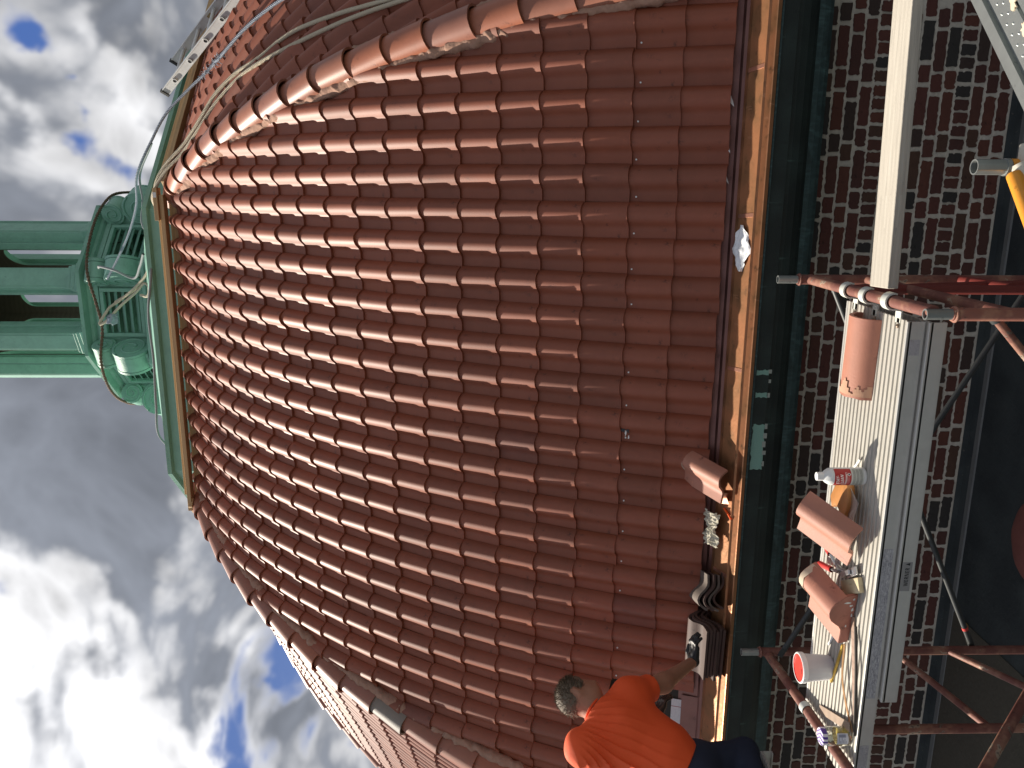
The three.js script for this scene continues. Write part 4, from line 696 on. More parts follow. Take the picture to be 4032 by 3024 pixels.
{
  { // half-round cap tile with a chipped corner
    const g = thing('cap_tile', 'half-round clay cap tile with a chipped corner lying on the plank end', 'roof tile'); const body = slab(capProf(0.082, 1.5), 0.305, 0.014, { u0: 0.2, v0: 0.5, rough: 0.003 });
    const o = mesh('clay_body', body, clayNew, g); new THREE.Matrix4().makeBasis(...basisFrom(V(-1, 0, -0.04), V(0, 1, 0.05))).setPosition(V(-0.80, PY + 0.004, -3.045)).decompose(o.position, o.quaternion, o.scale);
    const band = smear(capProf(0.0835, 1.5, 26).slice(2), 0.050, 1); const s = mesh('mortar_smear', band, M({ color: rgb(0.52, 0.30, 0.20), roughness: 0.95, ...bump(T.lump, 0.002) }), g); s.position.copy(o.position).add(V(0.01, 0.0022, 0)); s.quaternion.copy(o.quaternion);
  }
  { // flux bottle
    const g = thing('flux_bottle', 'white plastic bottle with a red label standing on the plank', 'bottle'); g.position.set(-1.099, PY, -2.955);
    const prof = [[0, 0], [0.030, 0], [0.0335, 0.004], [0.0335, 0.128], [0.0315, 0.138], [0.024, 0.150], [0.0165, 0.158], [0.0145, 0.160], [0, 0.160]].map(p => new THREE.Vector2(...p));
    mesh('bottle_body', uvm(toCreasedNormals(new THREE.LatheGeometry(prof, 32), 0.6)), M({ color: rgb(0.74, 0.75, 0.73), roughness: 0.35 }), g);
    mesh('cap', uvm(toCreasedNormals(new THREE.LatheGeometry([[0, 0.158], [0.0165, 0.158], [0.0165, 0.180], [0.0155, 0.183], [0, 0.183]].map(p => new THREE.Vector2(...p)), 28), 0.5)), M({ color: rgb(0.82, 0.82, 0.80), roughness: 0.4 }), g);
    const lt = canvasTex(512, 512, (c, w, h) => {
      c.fillStyle = '#c9cbc4'; c.fillRect(0, 0, w, h); c.fillStyle = '#b32a2b'; c.fillRect(70, 0, w - 70, 290);
      c.fillStyle = '#f4f1ea'; c.font = 'italic bold 74px sans-serif'; c.save(); c.translate(150, 96); c.transform(1, -0.12, 0, 1, 0, 0); c.fillText('STAY-', 0, 0); c.fillText('CLEAN', -20, 76); c.restore();
      c.strokeStyle = '#f4f1ea'; c.lineWidth = 5; c.strokeRect(110, 188, 300, 26); c.fillStyle = '#f4f1ea'; c.fillRect(130, 196, 250, 9);
      for (let i = 0; i < 5; i++) { c.fillStyle = 'rgba(244,241,234,0.55)'; c.fillRect(150, 226 + i * 9, 150 + 40 * Math.sin(i), 4); }
      c.save(); c.translate(370, 250); c.rotate(Math.PI / 4); c.fillStyle = '#f4f1ea'; c.fillRect(-24, -24, 48, 48); c.fillStyle = '#1c1c1c'; c.fillRect(-14, -14, 28, 28); c.restore();
      for (const [y, hh] of [[318, 48], [376, 52], [438, 50]]) { c.fillStyle = '#a3a59d'; c.fillRect(90, y, w - 110, hh); c.fillStyle = 'rgba(70,70,70,0.35)'; for (let i = 0; i < 60; i++) c.fillRect(96 + rnd() * (w - 130), y + 4 + Math.floor(rnd() * 7) * 6, 6 + rnd() * 20, 2); }
    });
    const cyl = new THREE.CylinderGeometry(0.0339, 0.0339, 0.112, 28, 1, true, 0.35 - 1.45, 2.9); cyl.translate(0, 0.069, 0); cyl.rotateY(-0.45);
    mesh('label', cyl, M({ map: lt, roughness: 0.4 }), g);
  }
  { const a = V(-1.027, PY + 0.005, -2.976), b = V(-1.256, PY + 0.006, -3.165); const g = thing('marking_crayon', 'thin white marker pen lying behind the bottle', 'marker pen'); const d = b.clone().sub(a).normalize(); mesh('barrel', rod(a.clone().addScaledVector(d, 0.022), b, 0.0048, 12), mat.white, g); mesh('tip', rod(a, a.clone().addScaledVector(d, 0.022), 0.001, 10, 0.0042), M({ color: rgb(0.15, 0.13, 0.12), roughness: 0.6 }), g); }
  { // hand saw: closed wooden grip, steel blade reaching under the tile
    const g = thing('hand_saw', 'hand saw with a curved orange-brown wooden handle beside the bottle', 'saw'), o = new THREE.Shape();
    o.moveTo(0, 0); o.bezierCurveTo(0.02, 0.03, 0.05, 0.035, 0.085, 0.03); o.lineTo(0.125, 0.045); o.lineTo(0.135, 0.02); o.bezierCurveTo(0.11, 0.005, 0.105, -0.03, 0.118, -0.055); o.lineTo(0.15, -0.075); o.lineTo(0.125, -0.105); o.bezierCurveTo(0.08, -0.10, 0.04, -0.095, 0.015, -0.075); o.bezierCurveTo(-0.02, -0.05, -0.02, -0.02, 0, 0);
    const hole = new THREE.Path(); hole.absellipse(0.066, -0.033, 0.030, 0.042, 0, 6.283, true, 0.25); o.holes.push(hole);
    const e = new THREE.ExtrudeGeometry(o, { depth: 0.022, bevelEnabled: true, bevelSize: 0.004, bevelThickness: 0.004, bevelSegments: 2, curveSegments: 10 });
    const h = mesh('handle', uvm(toCreasedNormals(e, 0.6)), M({ color: rgb(0.45, 0.19, 0.05), map: T.wood, roughness: 0.5 }), g); h.rotation.set(-Math.PI / 2, 0, 2.75); h.position.set(-1.17, PY + 0.022, -2.975);
    const bl = new THREE.Shape([[0, 0], [0.02, 0.10], [0.34, 0.055], [0.36, 0.02], [0.1, -0.01]].map(p => new THREE.Vector2(...p))); const b = mesh('blade', uvm(new THREE.ExtrudeGeometry(bl, { depth: 0.0015, bevelEnabled: false })), mat.steel, g); b.rotation.set(-Math.PI / 2, 0, 2.95); b.position.set(-1.15, PY + 0.034, -2.995);
    
  }
  const TS = 1.06, tileOne = slab(SPROF.map(([x, y]) => [(x - 0.10) * TS, y * TS]), 0.235, 0.0145, { u0: 0.11, v0: 0.63, rough: 0.003 });
  // S tile propped on the saw, its broad face turned up to the sun
  put('spanish_tile', tileOne, clayNew, basisFrom(V(-0.35, -0.60, 0.705), V(-0.26, 0.77, 0.53)), V(-1.352, PY + 0.030, -2.882), 'bent clay tile propped over the saw and the red-handled pliers', 'roof tile');
  { // eave tile with a closed end, spotted with white paint
    const g = thing('closed_eave_tile', 'clay eave tile whose dark closed end is spotted with white paint', 'roof tile'), pr = SPROF.map(([x, y]) => [(x - 0.10) * 1.1, y * 1.15]);
    const bm4 = new THREE.Matrix4().makeBasis(...basisFrom(V(-0.20, -0.20, 0.95), V(-0.06, 0.96, 0.22))).setPosition(V(-1.675, PY + 0.030, -2.90)), set = o => bm4.decompose(o.position, o.quaternion, o.scale);
    set(mesh('clay_body', slab(pr, 0.22, 0.0145, { u0: 0.5, v0: 0.2, rough: 0.003 }), clayNew, g));
    const sh = new THREE.Shape(); sh.moveTo(pr[0][0], -0.026); pr.forEach(p => sh.lineTo(p[0], p[1] - 0.001)); sh.lineTo(pr[pr.length - 1][0], -0.026); sh.closePath(); const e = new THREE.ExtrudeGeometry(sh, { depth: 0.014, bevelEnabled: false }); e.translate(0, 0, -0.012);
    set(mesh('closed_end', uvm(e), M({ color: rgb(0.36, 0.14, 0.10), map: T.clay, roughness: 0.65, ...bump(T.lump, 0.001) }), g));
    for (const [x, y, w, h] of [[0.088, 0.012, 0.010, 0.034], [0.072, -0.006, 0.010, 0.018], [0.05, -0.014, 0.022, 0.012], [0.02, -0.016, 0.02, 0.008], [-0.028, 0.0, 0.014, 0.010], [0.10, -0.012, 0.012, 0.012]]) { const s2 = new THREE.Shape(Array.from({ length: 12 }, (_, i) => { const th = i / 12 * 6.283, q = 0.75 + 0.8 * n3(i, x * 50, 2); return new THREE.Vector2(x + Math.cos(th) * w / 2 * q, y + Math.sin(th) * h / 2 * q); })); const eg = new THREE.ExtrudeGeometry(s2, { depth: 0.001, bevelEnabled: false }); eg.translate(0, 0, 0.0022); set(mesh('paint_spot', uvm(eg), M({ color: rgb(0.55, 0.58, 0.58), roughness: 0.6 }), g)); }
    const band = slab(pr.slice(3, 12).map(([x, y]) => [x, y + 0.0016]), 0.028, 0.002, { rough: 0.005 }); band.translate(0, 0, -0.19); set(mesh('mortar_smear', band, M({ color: rgb(0.55, 0.45, 0.34), roughness: 0.95 }), g));
  }
  { // pale block with a blue label
    const g = thing('wood_block', 'pale wooden block with a small blue label', 'block'); g.position.set(-1.545, PY, -2.925); g.rotation.y = -1.02;
    mesh('block_body', box(0.165, 0.020, 0.058, 0, 0.0105, 0, 0.004), M({ color: rgb(0.56, 0.49, 0.33), map: T.oldwood, roughness: 0.85 }), g); mesh('label', box(0.002, 0.012, 0.036, -0.083, 0.011, 0), M({ color: rgb(0.05, 0.13, 0.36), roughness: 0.5 }), g); }
  { // sheet-metal pliers
    const g = thing('seaming_pliers', 'steel sheet-metal pliers with red grips and wide jaws', 'pliers'), y = PY + 0.014;
    mesh('jaw', box(0.088, 0.010, 0.034, -1.482, y + 0.004, -2.935, 0.002).translate(1.482, 0, 2.935).applyMatrix4(new THREE.Matrix4().makeRotationY(-0.95)).translate(-1.485, 0, -2.925), mat.steel, g);
    mesh('jaw', box(0.080, 0.010, 0.020, 0, 0, 0, 0.002).applyMatrix4(new THREE.Matrix4().makeRotationY(-0.95)).translate(-1.505, y + 0.016, -2.955), mat.steel, g);
    mesh('handle_arm', tube([V(-1.50, y, -2.945), V(-1.515, y + 0.010, -3.03), V(-1.49, y + 0.014, -3.13)], 0.007, 20, 8), mat.steel, g); mesh('grip', tube([V(-1.495, y + 0.014, -3.11), V(-1.48, y + 0.014, -3.17), V(-1.47, y + 0.012, -3.23)], 0.0125, 16, 10), mat.redGrip, g);
    mesh('handle_arm', tube([V(-1.505, y, -2.955), V(-1.54, y + 0.006, -3.04), V(-1.558, y + 0.010, -3.11)], 0.007, 20, 8), mat.steel, g); mesh('grip', tube([V(-1.555, y + 0.010, -3.09), V(-1.57, y + 0.012, -3.15), V(-1.585, y + 0.012, -3.205)], 0.0125, 16, 10), mat.redGrip, g);
    mesh('pivot', rod(V(-1.522, y - 0.008, -3.02), V(-1.522, y + 0.024, -3.02), 0.009, 12), mat.steel, g);
  }
  { // tub
    const g = thing('plastic_tub', 'translucent white plastic tub with a red lid', 'tub'); g.position.set(-1.985, PY, -3.055);
    const L = p => uvm(toCreasedNormals(new THREE.LatheGeometry(p.map(q => new THREE.Vector2(...q)), 36), 0.5));
    mesh('tub_body', L([[0, 0], [0.046, 0], [0.050, 0.004], [0.058, 0.122], [0.0555, 0.122], [0.048, 0.006], [0, 0.006]]), M({ color: rgb(0.70, 0.71, 0.74), roughness: 0.4, transmission: 0.25, thickness: 0 }), g);
    mesh('lid_rim', L([[0.0555, 0.116], [0.0635, 0.116], [0.0635, 0.134], [0.0605, 0.137], [0.057, 0.137], [0.057, 0.130]]), mat.white, g);
    mesh('lid', L([[0, 0.133], [0.054, 0.133], [0.057, 0.136], [0.0595, 0.136]]), M({ color: rgb(0.80, 0.045, 0.03), roughness: 0.35 }), g);
    mesh('pen_mark', tube([V(-0.012, 0.1342, 0.030), V(0.0, 0.1342, 0.033), V(0.012, 0.1342, 0.028)], 0.0012, 10, 4), mat.rubber, g);
  }
  { // strips and shims left of the tile
    const st = (label, pts, w, h, m, name = 'wood_strip') => { const P = pts.map(p => V(...p)), cv = new THREE.CatmullRomCurve3(P), N = 14, pr = []; const segs = []; for (let i = 0; i < N; i++) { const a = cv.getPointAt(i / N), b = cv.getPointAt((i + 1) / N); segs.push(bar(a, b.clone().lerp(a, -0.06), w, h, V(0, 1, 0), 0.0006)); } return tag(mesh(name, mergeVertices(merge(segs)), m), label, 'strip'); };
    st('pinkish brown wooden stirring strip lying under the clay tile', [[-1.66, PY + 0.006, -2.90], [-2.05, PY + 0.006, -2.785]], 0.026, 0.005, M({ color: rgb(0.36, 0.25, 0.19), map: T.wood, roughness: 0.8 }));
    st('dark thin strip curving along the plank edge', [[-1.68, PY + 0.010, -2.86], [-1.85, PY + 0.016, -2.80], [-2.10, PY + 0.008, -2.772]], 0.008, 0.010, M({ color: rgb(0.05, 0.042, 0.035), roughness: 0.7 }));
    st('bent copper offcut strip gleaming on the plank', [[-1.80, PY + 0.012, -2.93], [-1.93, PY + 0.020, -2.90], [-2.02, PY + 0.016, -2.85], [-2.10, PY + 0.008, -2.79]], 0.014, 0.003, M({ color: rgb(0.50, 0.30, 0.15), roughness: 0.35, metalness: 0.6 }), 'copper_strip');
    st('yellow brass rod beside the tub', [[-1.82, PY + 0.007, -2.955], [-1.92, PY + 0.007, -2.985], [-2.03, PY + 0.007, -3.02]], 0.009, 0.009, M({ color: rgb(0.50, 0.33, 0.05), roughness: 0.4, metalness: 0.3 }), 'brass_rod');
    const g = bar(V(-2.215, PY + 0.0045, -3.10), V(-2.085, PY + 0.016, -2.80), 0.036, 0.005, V(0, 1, 0), 0.001); tag(mesh('wood_shim', g, M({ color: rgb(0.38, 0.28, 0.21), map: T.wood, roughness: 0.8 })), 'flat grey-brown wooden shim lying next to the jar', 'strip');
    const p = bar(V(-1.90, PY + 0.004, -3.09), V(-1.80, PY + 0.004, -3.03), 0.010, 0.005, V(0, 1, 0), 0.001); tag(mesh('metal_offcut', p, mat.white), 'short white metal offcut between tile and tub', 'offcut');
  }
  { // jar
    const g = thing('glass_jar', 'glass jar of pale yellow liquid with a purple patterned lid', 'jar'); g.position.set(-2.152, PY, -2.838);
    const L = p => uvm(toCreasedNormals(new THREE.LatheGeometry(p.map(q => new THREE.Vector2(...q)), 32), 0.5));
    mesh('glass', L([[0, 0.001], [0.034, 0.001], [0.0375, 0.006], [0.0375, 0.084], [0.034, 0.094], [0.031, 0.099], [0.029, 0.099], [0.031, 0.092], [0.0345, 0.082], [0.0345, 0.009], [0, 0.007]]), M({ color: rgb(0.92, 0.96, 0.92), roughness: 0.05, transmission: 1, thickness: 0.01, ior: 1.5 }), g);
    mesh('liquid', L([[0, 0.0075], [0.0338, 0.0095], [0.0338, 0.050], [0, 0.050]]), M({ color: rgb(0.93, 0.86, 0.52), roughness: 0.1, transmission: 0.85, thickness: 0.03, ior: 1.34, attenuationColor: rgb(0.85, 0.70, 0.28), attenuationDistance: 0.06 }), g);
    const ck = canvasTex(256, 256, (c, w, h) => { c.fillStyle = '#f2eef6'; c.fillRect(0, 0, w, h); c.fillStyle = '#5a3d9a'; for (let i = 0; i < 8; i++) for (let j = 0; j < 8; j++) if ((i + j) % 2) c.fillRect(i * 32, j * 32, 32, 32); });
    const lid = L([[0.0335, 0.094], [0.0345, 0.094], [0.0345, 0.110], [0.0325, 0.113], [0, 0.113]]); const p = lid.attributes.position, uv = lid.attributes.uv; for (let i = 0; i < p.count; i++) uv.setXY(i, p.getX(i) / 0.07 + 0.5, p.getZ(i) / 0.07 + 0.5 + p.getY(i) * 4);
    mesh('lid', lid, M({ map: ck, roughness: 0.35 }), g);
    const lb = new THREE.CylinderGeometry(0.0381, 0.0381, 0.045, 16, 1, true, -0.3, 1.2); lb.translate(0, 0.036, 0);
    mesh('paper_label', lb, M({ map: canvasTex(128, 96, (c, w, h) => { c.fillStyle = '#cfd2dc'; c.fillRect(0, 0, w, h); c.fillStyle = '#8b8fa0'; for (let i = 0; i < 6; i++) c.fillRect(12, 14 + i * 12, 30 + 60 * rnd(), 5); c.fillRect(84, 14, 30, 60); }), roughness: 0.7 }), g);
  }
}

// ================= things in the gutter =================
{
  const g1 = slab(SPROF.map(([x, y]) => [x - 0.10, y]), 0.325, 0.0145, { u0: 0.7, v0: 0.1, rough: 0.002 });
  const lt = thing('loose_roof_tile', 'loose clay tile with a mortared upper end resting across the gutter gap', 'roof tile');
  const lp = V(-1.72, -1.345, -4.455), lb = basisFrom(V(-0.14, -0.52, 0.82), V(0.06, 0.84, 0.50));
  { const o = mesh('clay_body', g1, clayNew, lt); new THREE.Matrix4().makeBasis(...lb).setPosition(lp).decompose(o.position, o.quaternion, o.scale); const band = slab(SPROF.slice(3, 11).map(([x, y]) => [x - 0.10, y + 0.0016]), 0.03, 0.002, { rough: 0.004 }); const s = mesh('mortar_smear', band, M({ color: rgb(0.5, 0.42, 0.34), roughness: 0.95 }), lt); s.quaternion.copy(o.quaternion); s.position.copy(lp).addScaledVector(lb[2], -0.293); }
  { const g = slab([[-0.03, 0], [0, 0.012], [0.02, 0.012], [0.035, 0]].map(p => p), 0.12, 0.002); put('copper_tab', g, mat.copperClean, basisFrom(V(0.3, -0.25, 0.9), V(0, 1, 0.3)), V(-1.80, -1.372, -4.465), 'small bent bright copper tab under the loose tile', 'copper tab'); }
  { const pos = V(-2.02, -1.33, -4.57); // rag: a crumpled sheet gathered in the middle
    const g = new THREE.PlaneGeometry(0.24, 0.16, 44, 30), p = g.attributes.position; for (let i = 0; i < p.count; i++) { let x = p.getX(i), y = p.getY(i); const waist = 1 - 0.5 * Math.exp(-((x / 0.03) ** 2)); const k = 0.030 * (1 - Math.abs(y) / 0.11) + 0.030 * Math.abs(n3(x * 26, y * 26, 4)) + 0.018 * n3(x * 55, y * 55, 8); p.setXYZ(i, x * 0.86 + 0.012 * n3(y * 40, x * 20, 1), k + 0.006, y * waist * 0.9 + 0.012 * n3(x * 40, y * 30, 6)); } g.computeVertexNormals();
    const o = mesh('crumpled_rag', uvm(g), mat.rag); o.position.copy(pos); o.rotation.set(0.32, 0.05, 0.0); tag(o, 'crumpled cream canvas rag lying in the copper gutter', 'rag'); }
  { const g = thing('orange_marker', 'orange marker pen lying on the copper gutter', 'marker pen'); const a = V(-1.905, -1.369, -4.535), b = V(-1.90, -1.389, -4.445); a.x = -1.885; b.x = -1.915; mesh('barrel', rod(a, b.clone().lerp(a, 0.2), 0.0065, 12), M({ color: rgb(0.85, 0.12, 0.02), roughness: 0.45 }), g); mesh('cap', rod(b.clone().lerp(a, 0.2), b, 0.0072, 12), M({ color: rgb(0.80, 0.10, 0.02), roughness: 0.4 }), g); }
  // tiles stacked ready: one pile end on, one pile side on
  const gg = slab(SPROF.map(([x, y]) => [0.10 - x, y]).reverse(), 0.30, 0.0135, { u0: 0.4, v0: 0.8, rough: 0.003 }), grey = [clayDark, M({ color: rgb(0.15, 0.12, 0.10), map: T.clay, roughness: 0.75 })];
  for (let i = 0; i < 4; i++) put('stacked_tile', gg, grey[i % 2], basisFrom(V(0.40 - 0.04 * i, 0.02, 0.9), V(0, 1, 0.0)), V(-2.38 - 0.010 * (i % 2), -1.388 + 0.030 * i, -4.46 + 0.012 * ((i * 7) % 3)), `dark old tile with wavy end beside the rag, ${['bottom', 'second from bottom', 'second from top', 'top'][i]} of its pile`, 'roof tile', 'old tiles piled end on in the gutter');
  const sg = slab(SPROF.map(([x, y]) => [x - 0.10, y]), 0.337, 0.0135, { u0: 0.9, v0: 0.3, rough: 0.002 });
  for (let i = 0; i < 6; i++) put('stacked_tile', sg, clayDark, basisFrom(V(1, 0, 0.06 + 0.02 * Math.sin(i * 2)), V(0.0, 1, 0.12)), V(-2.60 + 0.012 * Math.sin(i * 2.3), -1.380 + 0.0195 * i, -4.505 + 0.004 * Math.cos(i * 3)), `dark clay tile in the tall pile under the gloved hand, ${['bottom', 'second from bottom', 'third from bottom', 'third from top', 'second from top', 'top'][i]} one`, 'roof tile', 'tiles piled side on in the gutter');
  { // scrap of white film
    const g = new THREE.PlaneGeometry(0.25, 0.19, 30, 20), p = g.attributes.position; for (let i = 0; i < p.count; i++) { let x = p.getX(i), y = p.getY(i); const w = 1 - Math.abs(x) / 0.14; p.setXYZ(i, x, 0.012 + 0.016 * n3(x * 22, y * 22, 3) + 0.006 * n3(x * 60, y * 60, 1), y * Math.max(0.08, w) * (1 + 0.5 * n3(x * 18, 2, 2))); } g.computeVertexNormals();
    const o = mesh('film_scrap', uvm(g), mat.paper); o.position.set(-0.37, -1.372, -4.545); o.rotation.set(0.34, 0.05, 0); tag(o, 'crumpled white film scrap lying alone on the copper gutter', 'film scrap'); }
  // torn film under the eave tiles
  const torn = [[0.42, -1.275, -4.655, 0.11, 0.022, 0.5], [0.21, -1.262, -4.648, 0.035, 0.012, 0.9], [0.24, -1.235, -4.640, 0.022, 0.014, -0.6], [0.16, -1.285, -4.650, 0.06, 0.010, 0.35], [0.0, -1.285, -4.655, 0.07, 0.012, 0.45]];
  torn.forEach(([x, y, z, l, w, r], i) => { const sh = new THREE.Shape([[-l / 2, 0], [-l / 6, w / 2], [l / 3, w / 3], [l / 2, 0], [l / 5, -w / 2], [-l / 4, -w / 3]].map(p => new THREE.Vector2(...p))); const o = mesh('torn_film', uvm(new THREE.ExtrudeGeometry(sh, { depth: 0.001, bevelEnabled: false })), mat.paper); o.position.set(x, y, z); o.rotation.set(-0.3, 0, r); tag(o, ['longest torn curl of white film caught under an eave tile', 'short torn white film scrap with a smaller one above it', 'smallest torn white film scrap higher up an eave tile', 'slim torn white film strip below the two small scraps', 'last torn white film strip next to the bare copper gutter'][i], 'film scrap', 'torn white film on the eave'); });
  // exposed underlay where the lowest tiles are not laid yet
  const [r0, y0] = J[0], [r1, y1] = J[2], e = Math.hypot(r1 - r0, y1 - y0), ang = Math.atan2(r0 - r1, y1 - y0);
  const mem = canvasTex(1024, 256, (c, w, h) => { c.fillStyle = '#c3c7cc'; c.fillRect(0, 0, w, h); for (let i = 0; i < 200; i++) { c.fillStyle = 'rgba(120,122,128,0.10)'; c.fillRect(rnd() * w, rnd() * h, rnd() * 60, rnd() * 20); } c.fillStyle = '#8a2a2a'; c.fillRect(930, 0, 7, h); c.fillRect(720, 0, 7, 90); c.fillRect(720, 190, 7, 66); c.fillRect(660, 80, 7, 130);
    c.save(); c.translate(540, 128); c.rotate(Math.PI / 2); c.textAlign = 'center'; c.font = '36px sans-serif'; c.fillText('00-887-7663', 0, 0); c.font = 'bold 40px sans-serif'; c.fillText('NG PRODU', 0, 62); c.restore(); });
  const mg = new THREE.PlaneGeometry(0.62, 0.066); mg.rotateX(-ang).translate(0, 0, 0); const mo = mesh('membrane_strip', mg, M({ map: mem, roughness: 0.5 })); mo.position.set(-3.60, -1.205, AX.z + 6.44 + 0.072 * (-1.303 + 1.205) / 0.2515 * 1 + 0.008); tag(mo, 'white printed underlay strip bare of tiles behind the worker', 'underlay');
  const cg = new THREE.PlaneGeometry(1.0, 0.13); cg.rotateX(-ang); const co = mesh('copper_strip', uvm(cg), mat.copperPurple); co.position.set(-3.75, -1.295, AX.z + 6.44 + 0.012); tag(co, 'bare copper strip below the printed underlay', 'copper strip');
}
{ // clay disc down on the low roof
  const g = new THREE.SphereGeometry(0.5, 36, 12, 0, 6.283, 0, 1.57); g.scale(0.52, 0.16, 0.52); const o = mesh('clay_pan', uvm(jitterGeo(mergeVertices(g.deleteAttribute('uv')), 0.01, 9)), M({ color: rgb(0.20, 0.065, 0.05), map: T.clay, roughness: 0.85, ...bump(T.lump, 0.003) })); o.position.set(-1.93, -2.985, -4.13); o.scale.set(0.95, 0.6, 0.8); tag(o, 'dusty reddish round lid lying on the dark flat roof', 'lid'); }
{ const leaf = new THREE.TorusGeometry(0.022, 0.008, 6, 12).rotateX(Math.PI / 2); const o = mesh('dry_leaf', jitterGeo(leaf, 0.012, 60), M({ color: rgb(0.30, 0.19, 0.06), roughness: 0.9 })); o.position.set(-2.72, -2.974, -4.62); tag(o, 'curled brown leaf on the dark flat roof', 'leaf'); }

// ================= the worker =================
{
  // surface of a distance field, by naive surface nets
  function nets(f, lo, hi, h) {
    const n = [0, 1, 2].map(i => Math.ceil((hi[i] - lo[i]) / h) + 1), [nx, ny, nz] = n, val = new Float32Array(nx * ny * nz), id = (x, y, z) => x + nx * (y + ny * z);
    for (let z = 0; z < nz; z++) for (let y = 0; y < ny; y++) for (let x = 0; x < nx; x++) val[id(x, y, z)] = f(lo[0] + x * h, lo[1] + y * h, lo[2] + z * h);
    const vert = new Int32Array(nx * ny * nz).fill(-1), pos = [], idx = [], C = [[0, 0, 0], [1, 0, 0], [0, 1, 0], [1, 1, 0], [0, 0, 1], [1, 0, 1], [0, 1, 1], [1, 1, 1]], E = [[0, 1], [2, 3], [4, 5], [6, 7], [0, 2], [1, 3], [4, 6], [5, 7], [0, 4], [1, 5], [2, 6], [3, 7]];
    for (let z = 0; z < nz - 1; z++) for (let y = 0; y < ny - 1; y++) for (let x = 0; x < nx - 1; x++) {
      const v = C.map(c => val[id(x + c[0], y + c[1], z + c[2])]); let s = 0; for (const q of v) if (q < 0) s++; if (s === 0 || s === 8) continue;
      let px = 0, py = 0, pz = 0, k = 0; for (const [a, b] of E) if ((v[a] < 0) !== (v[b] < 0)) { const t = v[a] / (v[a] - v[b]); px += C[a][0] + t * (C[b][0] - C[a][0]); py += C[a][1] + t * (C[b][1] - C[a][1]); pz += C[a][2] + t * (C[b][2] - C[a][2]); k++; }
      vert[id(x, y, z)] = pos.length / 3; pos.push(lo[0] + (x + px / k) * h, lo[1] + (y + py / k) * h, lo[2] + (z + pz / k) * h);
    }
    const quad = (a, b, c, d, flip) => { if (a < 0 || b < 0 || c < 0 || d < 0) return; flip ? idx.push(a, c, b, a, d, c) : idx.push(a, b, c, a, c, d); };
    for (let z = 1; z < nz - 1; z++) for (let y = 1; y < ny - 1; y++) for (let x = 1; x < nx - 1; x++) {
      const a = val[id(x, y, z)] < 0;
      if (a !== val[id(x + 1, y, z)] < 0) quad(vert[id(x, y - 1, z - 1)], vert[id(x, y, z - 1)], vert[id(x, y, z)], vert[id(x, y - 1, z)], !a);
      if (a !== val[id(x, y + 1, z)] < 0) quad(vert[id(x - 1, y, z - 1)], vert[id(x, y, z - 1)], vert[id(x, y, z)], vert[id(x - 1, y, z)], a);
      if (a !== val[id(x, y, z + 1)] < 0) quad(vert[id(x - 1, y - 1, z)], vert[id(x, y - 1, z)], vert[id(x, y, z)], vert[id(x - 1, y, z)], !a);
    }
    const g = new THREE.BufferGeometry(); g.setAttribute('position', new THREE.Float32BufferAttribute(pos, 3)); g.setIndex(idx); g.computeVertexNormals(); return uvm(g);
  }
  const cap = (a, b, ra, rb) => { const dx = b[0] - a[0], dy = b[1] - a[1], dz = b[2] - a[2], l = dx * dx + dy * dy + dz * dz; return (x, y, z) => { const t = clamp(((x - a[0]) * dx + (y - a[1]) * dy + (z - a[2]) * dz) / l); return Math.hypot(x - a[0] - t * dx, y - a[1] - t * dy, z - a[2] - t * dz) - lerp(ra, rb, t); }; };
  const smin = (k, list) => (x, y, z) => { let d = list[0](x, y, z); for (let i = 1; i < list.length; i++) { const e = list[i](x, y, z), h = Math.max(k - Math.abs(d - e), 0) / k; d = Math.min(d, e) - h * h * k * 0.25; } return d; };
  const ell = (c, ax, R) => { const [u, v, w] = ax; return (x, y, z) => { const p = [x - c[0], y - c[1], z - c[2]], a = (p[0] * u[0] + p[1] * u[1] + p[2] * u[2]) / R[0], b = (p[0] * v[0] + p[1] * v[1] + p[2] * v[2]) / R[1], d = (p[0] * w[0] + p[1] * w[1] + p[2] * w[2]) / R[2], k = Math.hypot(a, b, d); return (k - 1) * Math.min(...R); }; };
  const J3 = { pel: [-2.985, -1.03, -3.64], waist: [-2.93, -0.90, -3.70], chest: [-2.815, -0.68, -3.80], neck: [-2.765, -0.545, -3.885], head: [-2.742, -0.475, -3.96], rs: [-2.715, -0.745, -3.93], ls: [-2.86, -0.475, -3.70], re: [-2.755, -0.965, -4.10], rw: [-2.775, -1.195, -4.345], le: [-3.06, -0.70, -3.86], lw: [-2.98, -0.93, -4.10], rh: [-2.97, -1.06, -3.70], lh: [-3.06, -1.05, -3.60], rk: [-2.99, -1.36, -3.82], lk: [-3.14, -1.36, -3.78], ra: [-3.0, -1.365, -3.42], la: [-3.14, -1.365, -3.38] };
  const norm = v => { const l = Math.hypot(...v); return v.map(q => q / l); };
  const up = norm([0.02, 0.72, -0.62]), fwd = norm([0.62, -0.55, -0.60]), side = norm([up[1] * fwd[2] - up[2] * fwd[1], up[2] * fwd[0] - up[0] * fwd[2], up[0] * fwd[1] - up[1] * fwd[0]]);
  const fw2 = [side[1] * up[2] - side[2] * up[1], side[2] * up[0] - side[0] * up[2], side[0] * up[1] - side[1] * up[0]], axes = [side, up, fw2];
  const along = (p, u, f, s) => p.map((q, i) => q + up[i] * u + fw2[i] * f + side[i] * s);
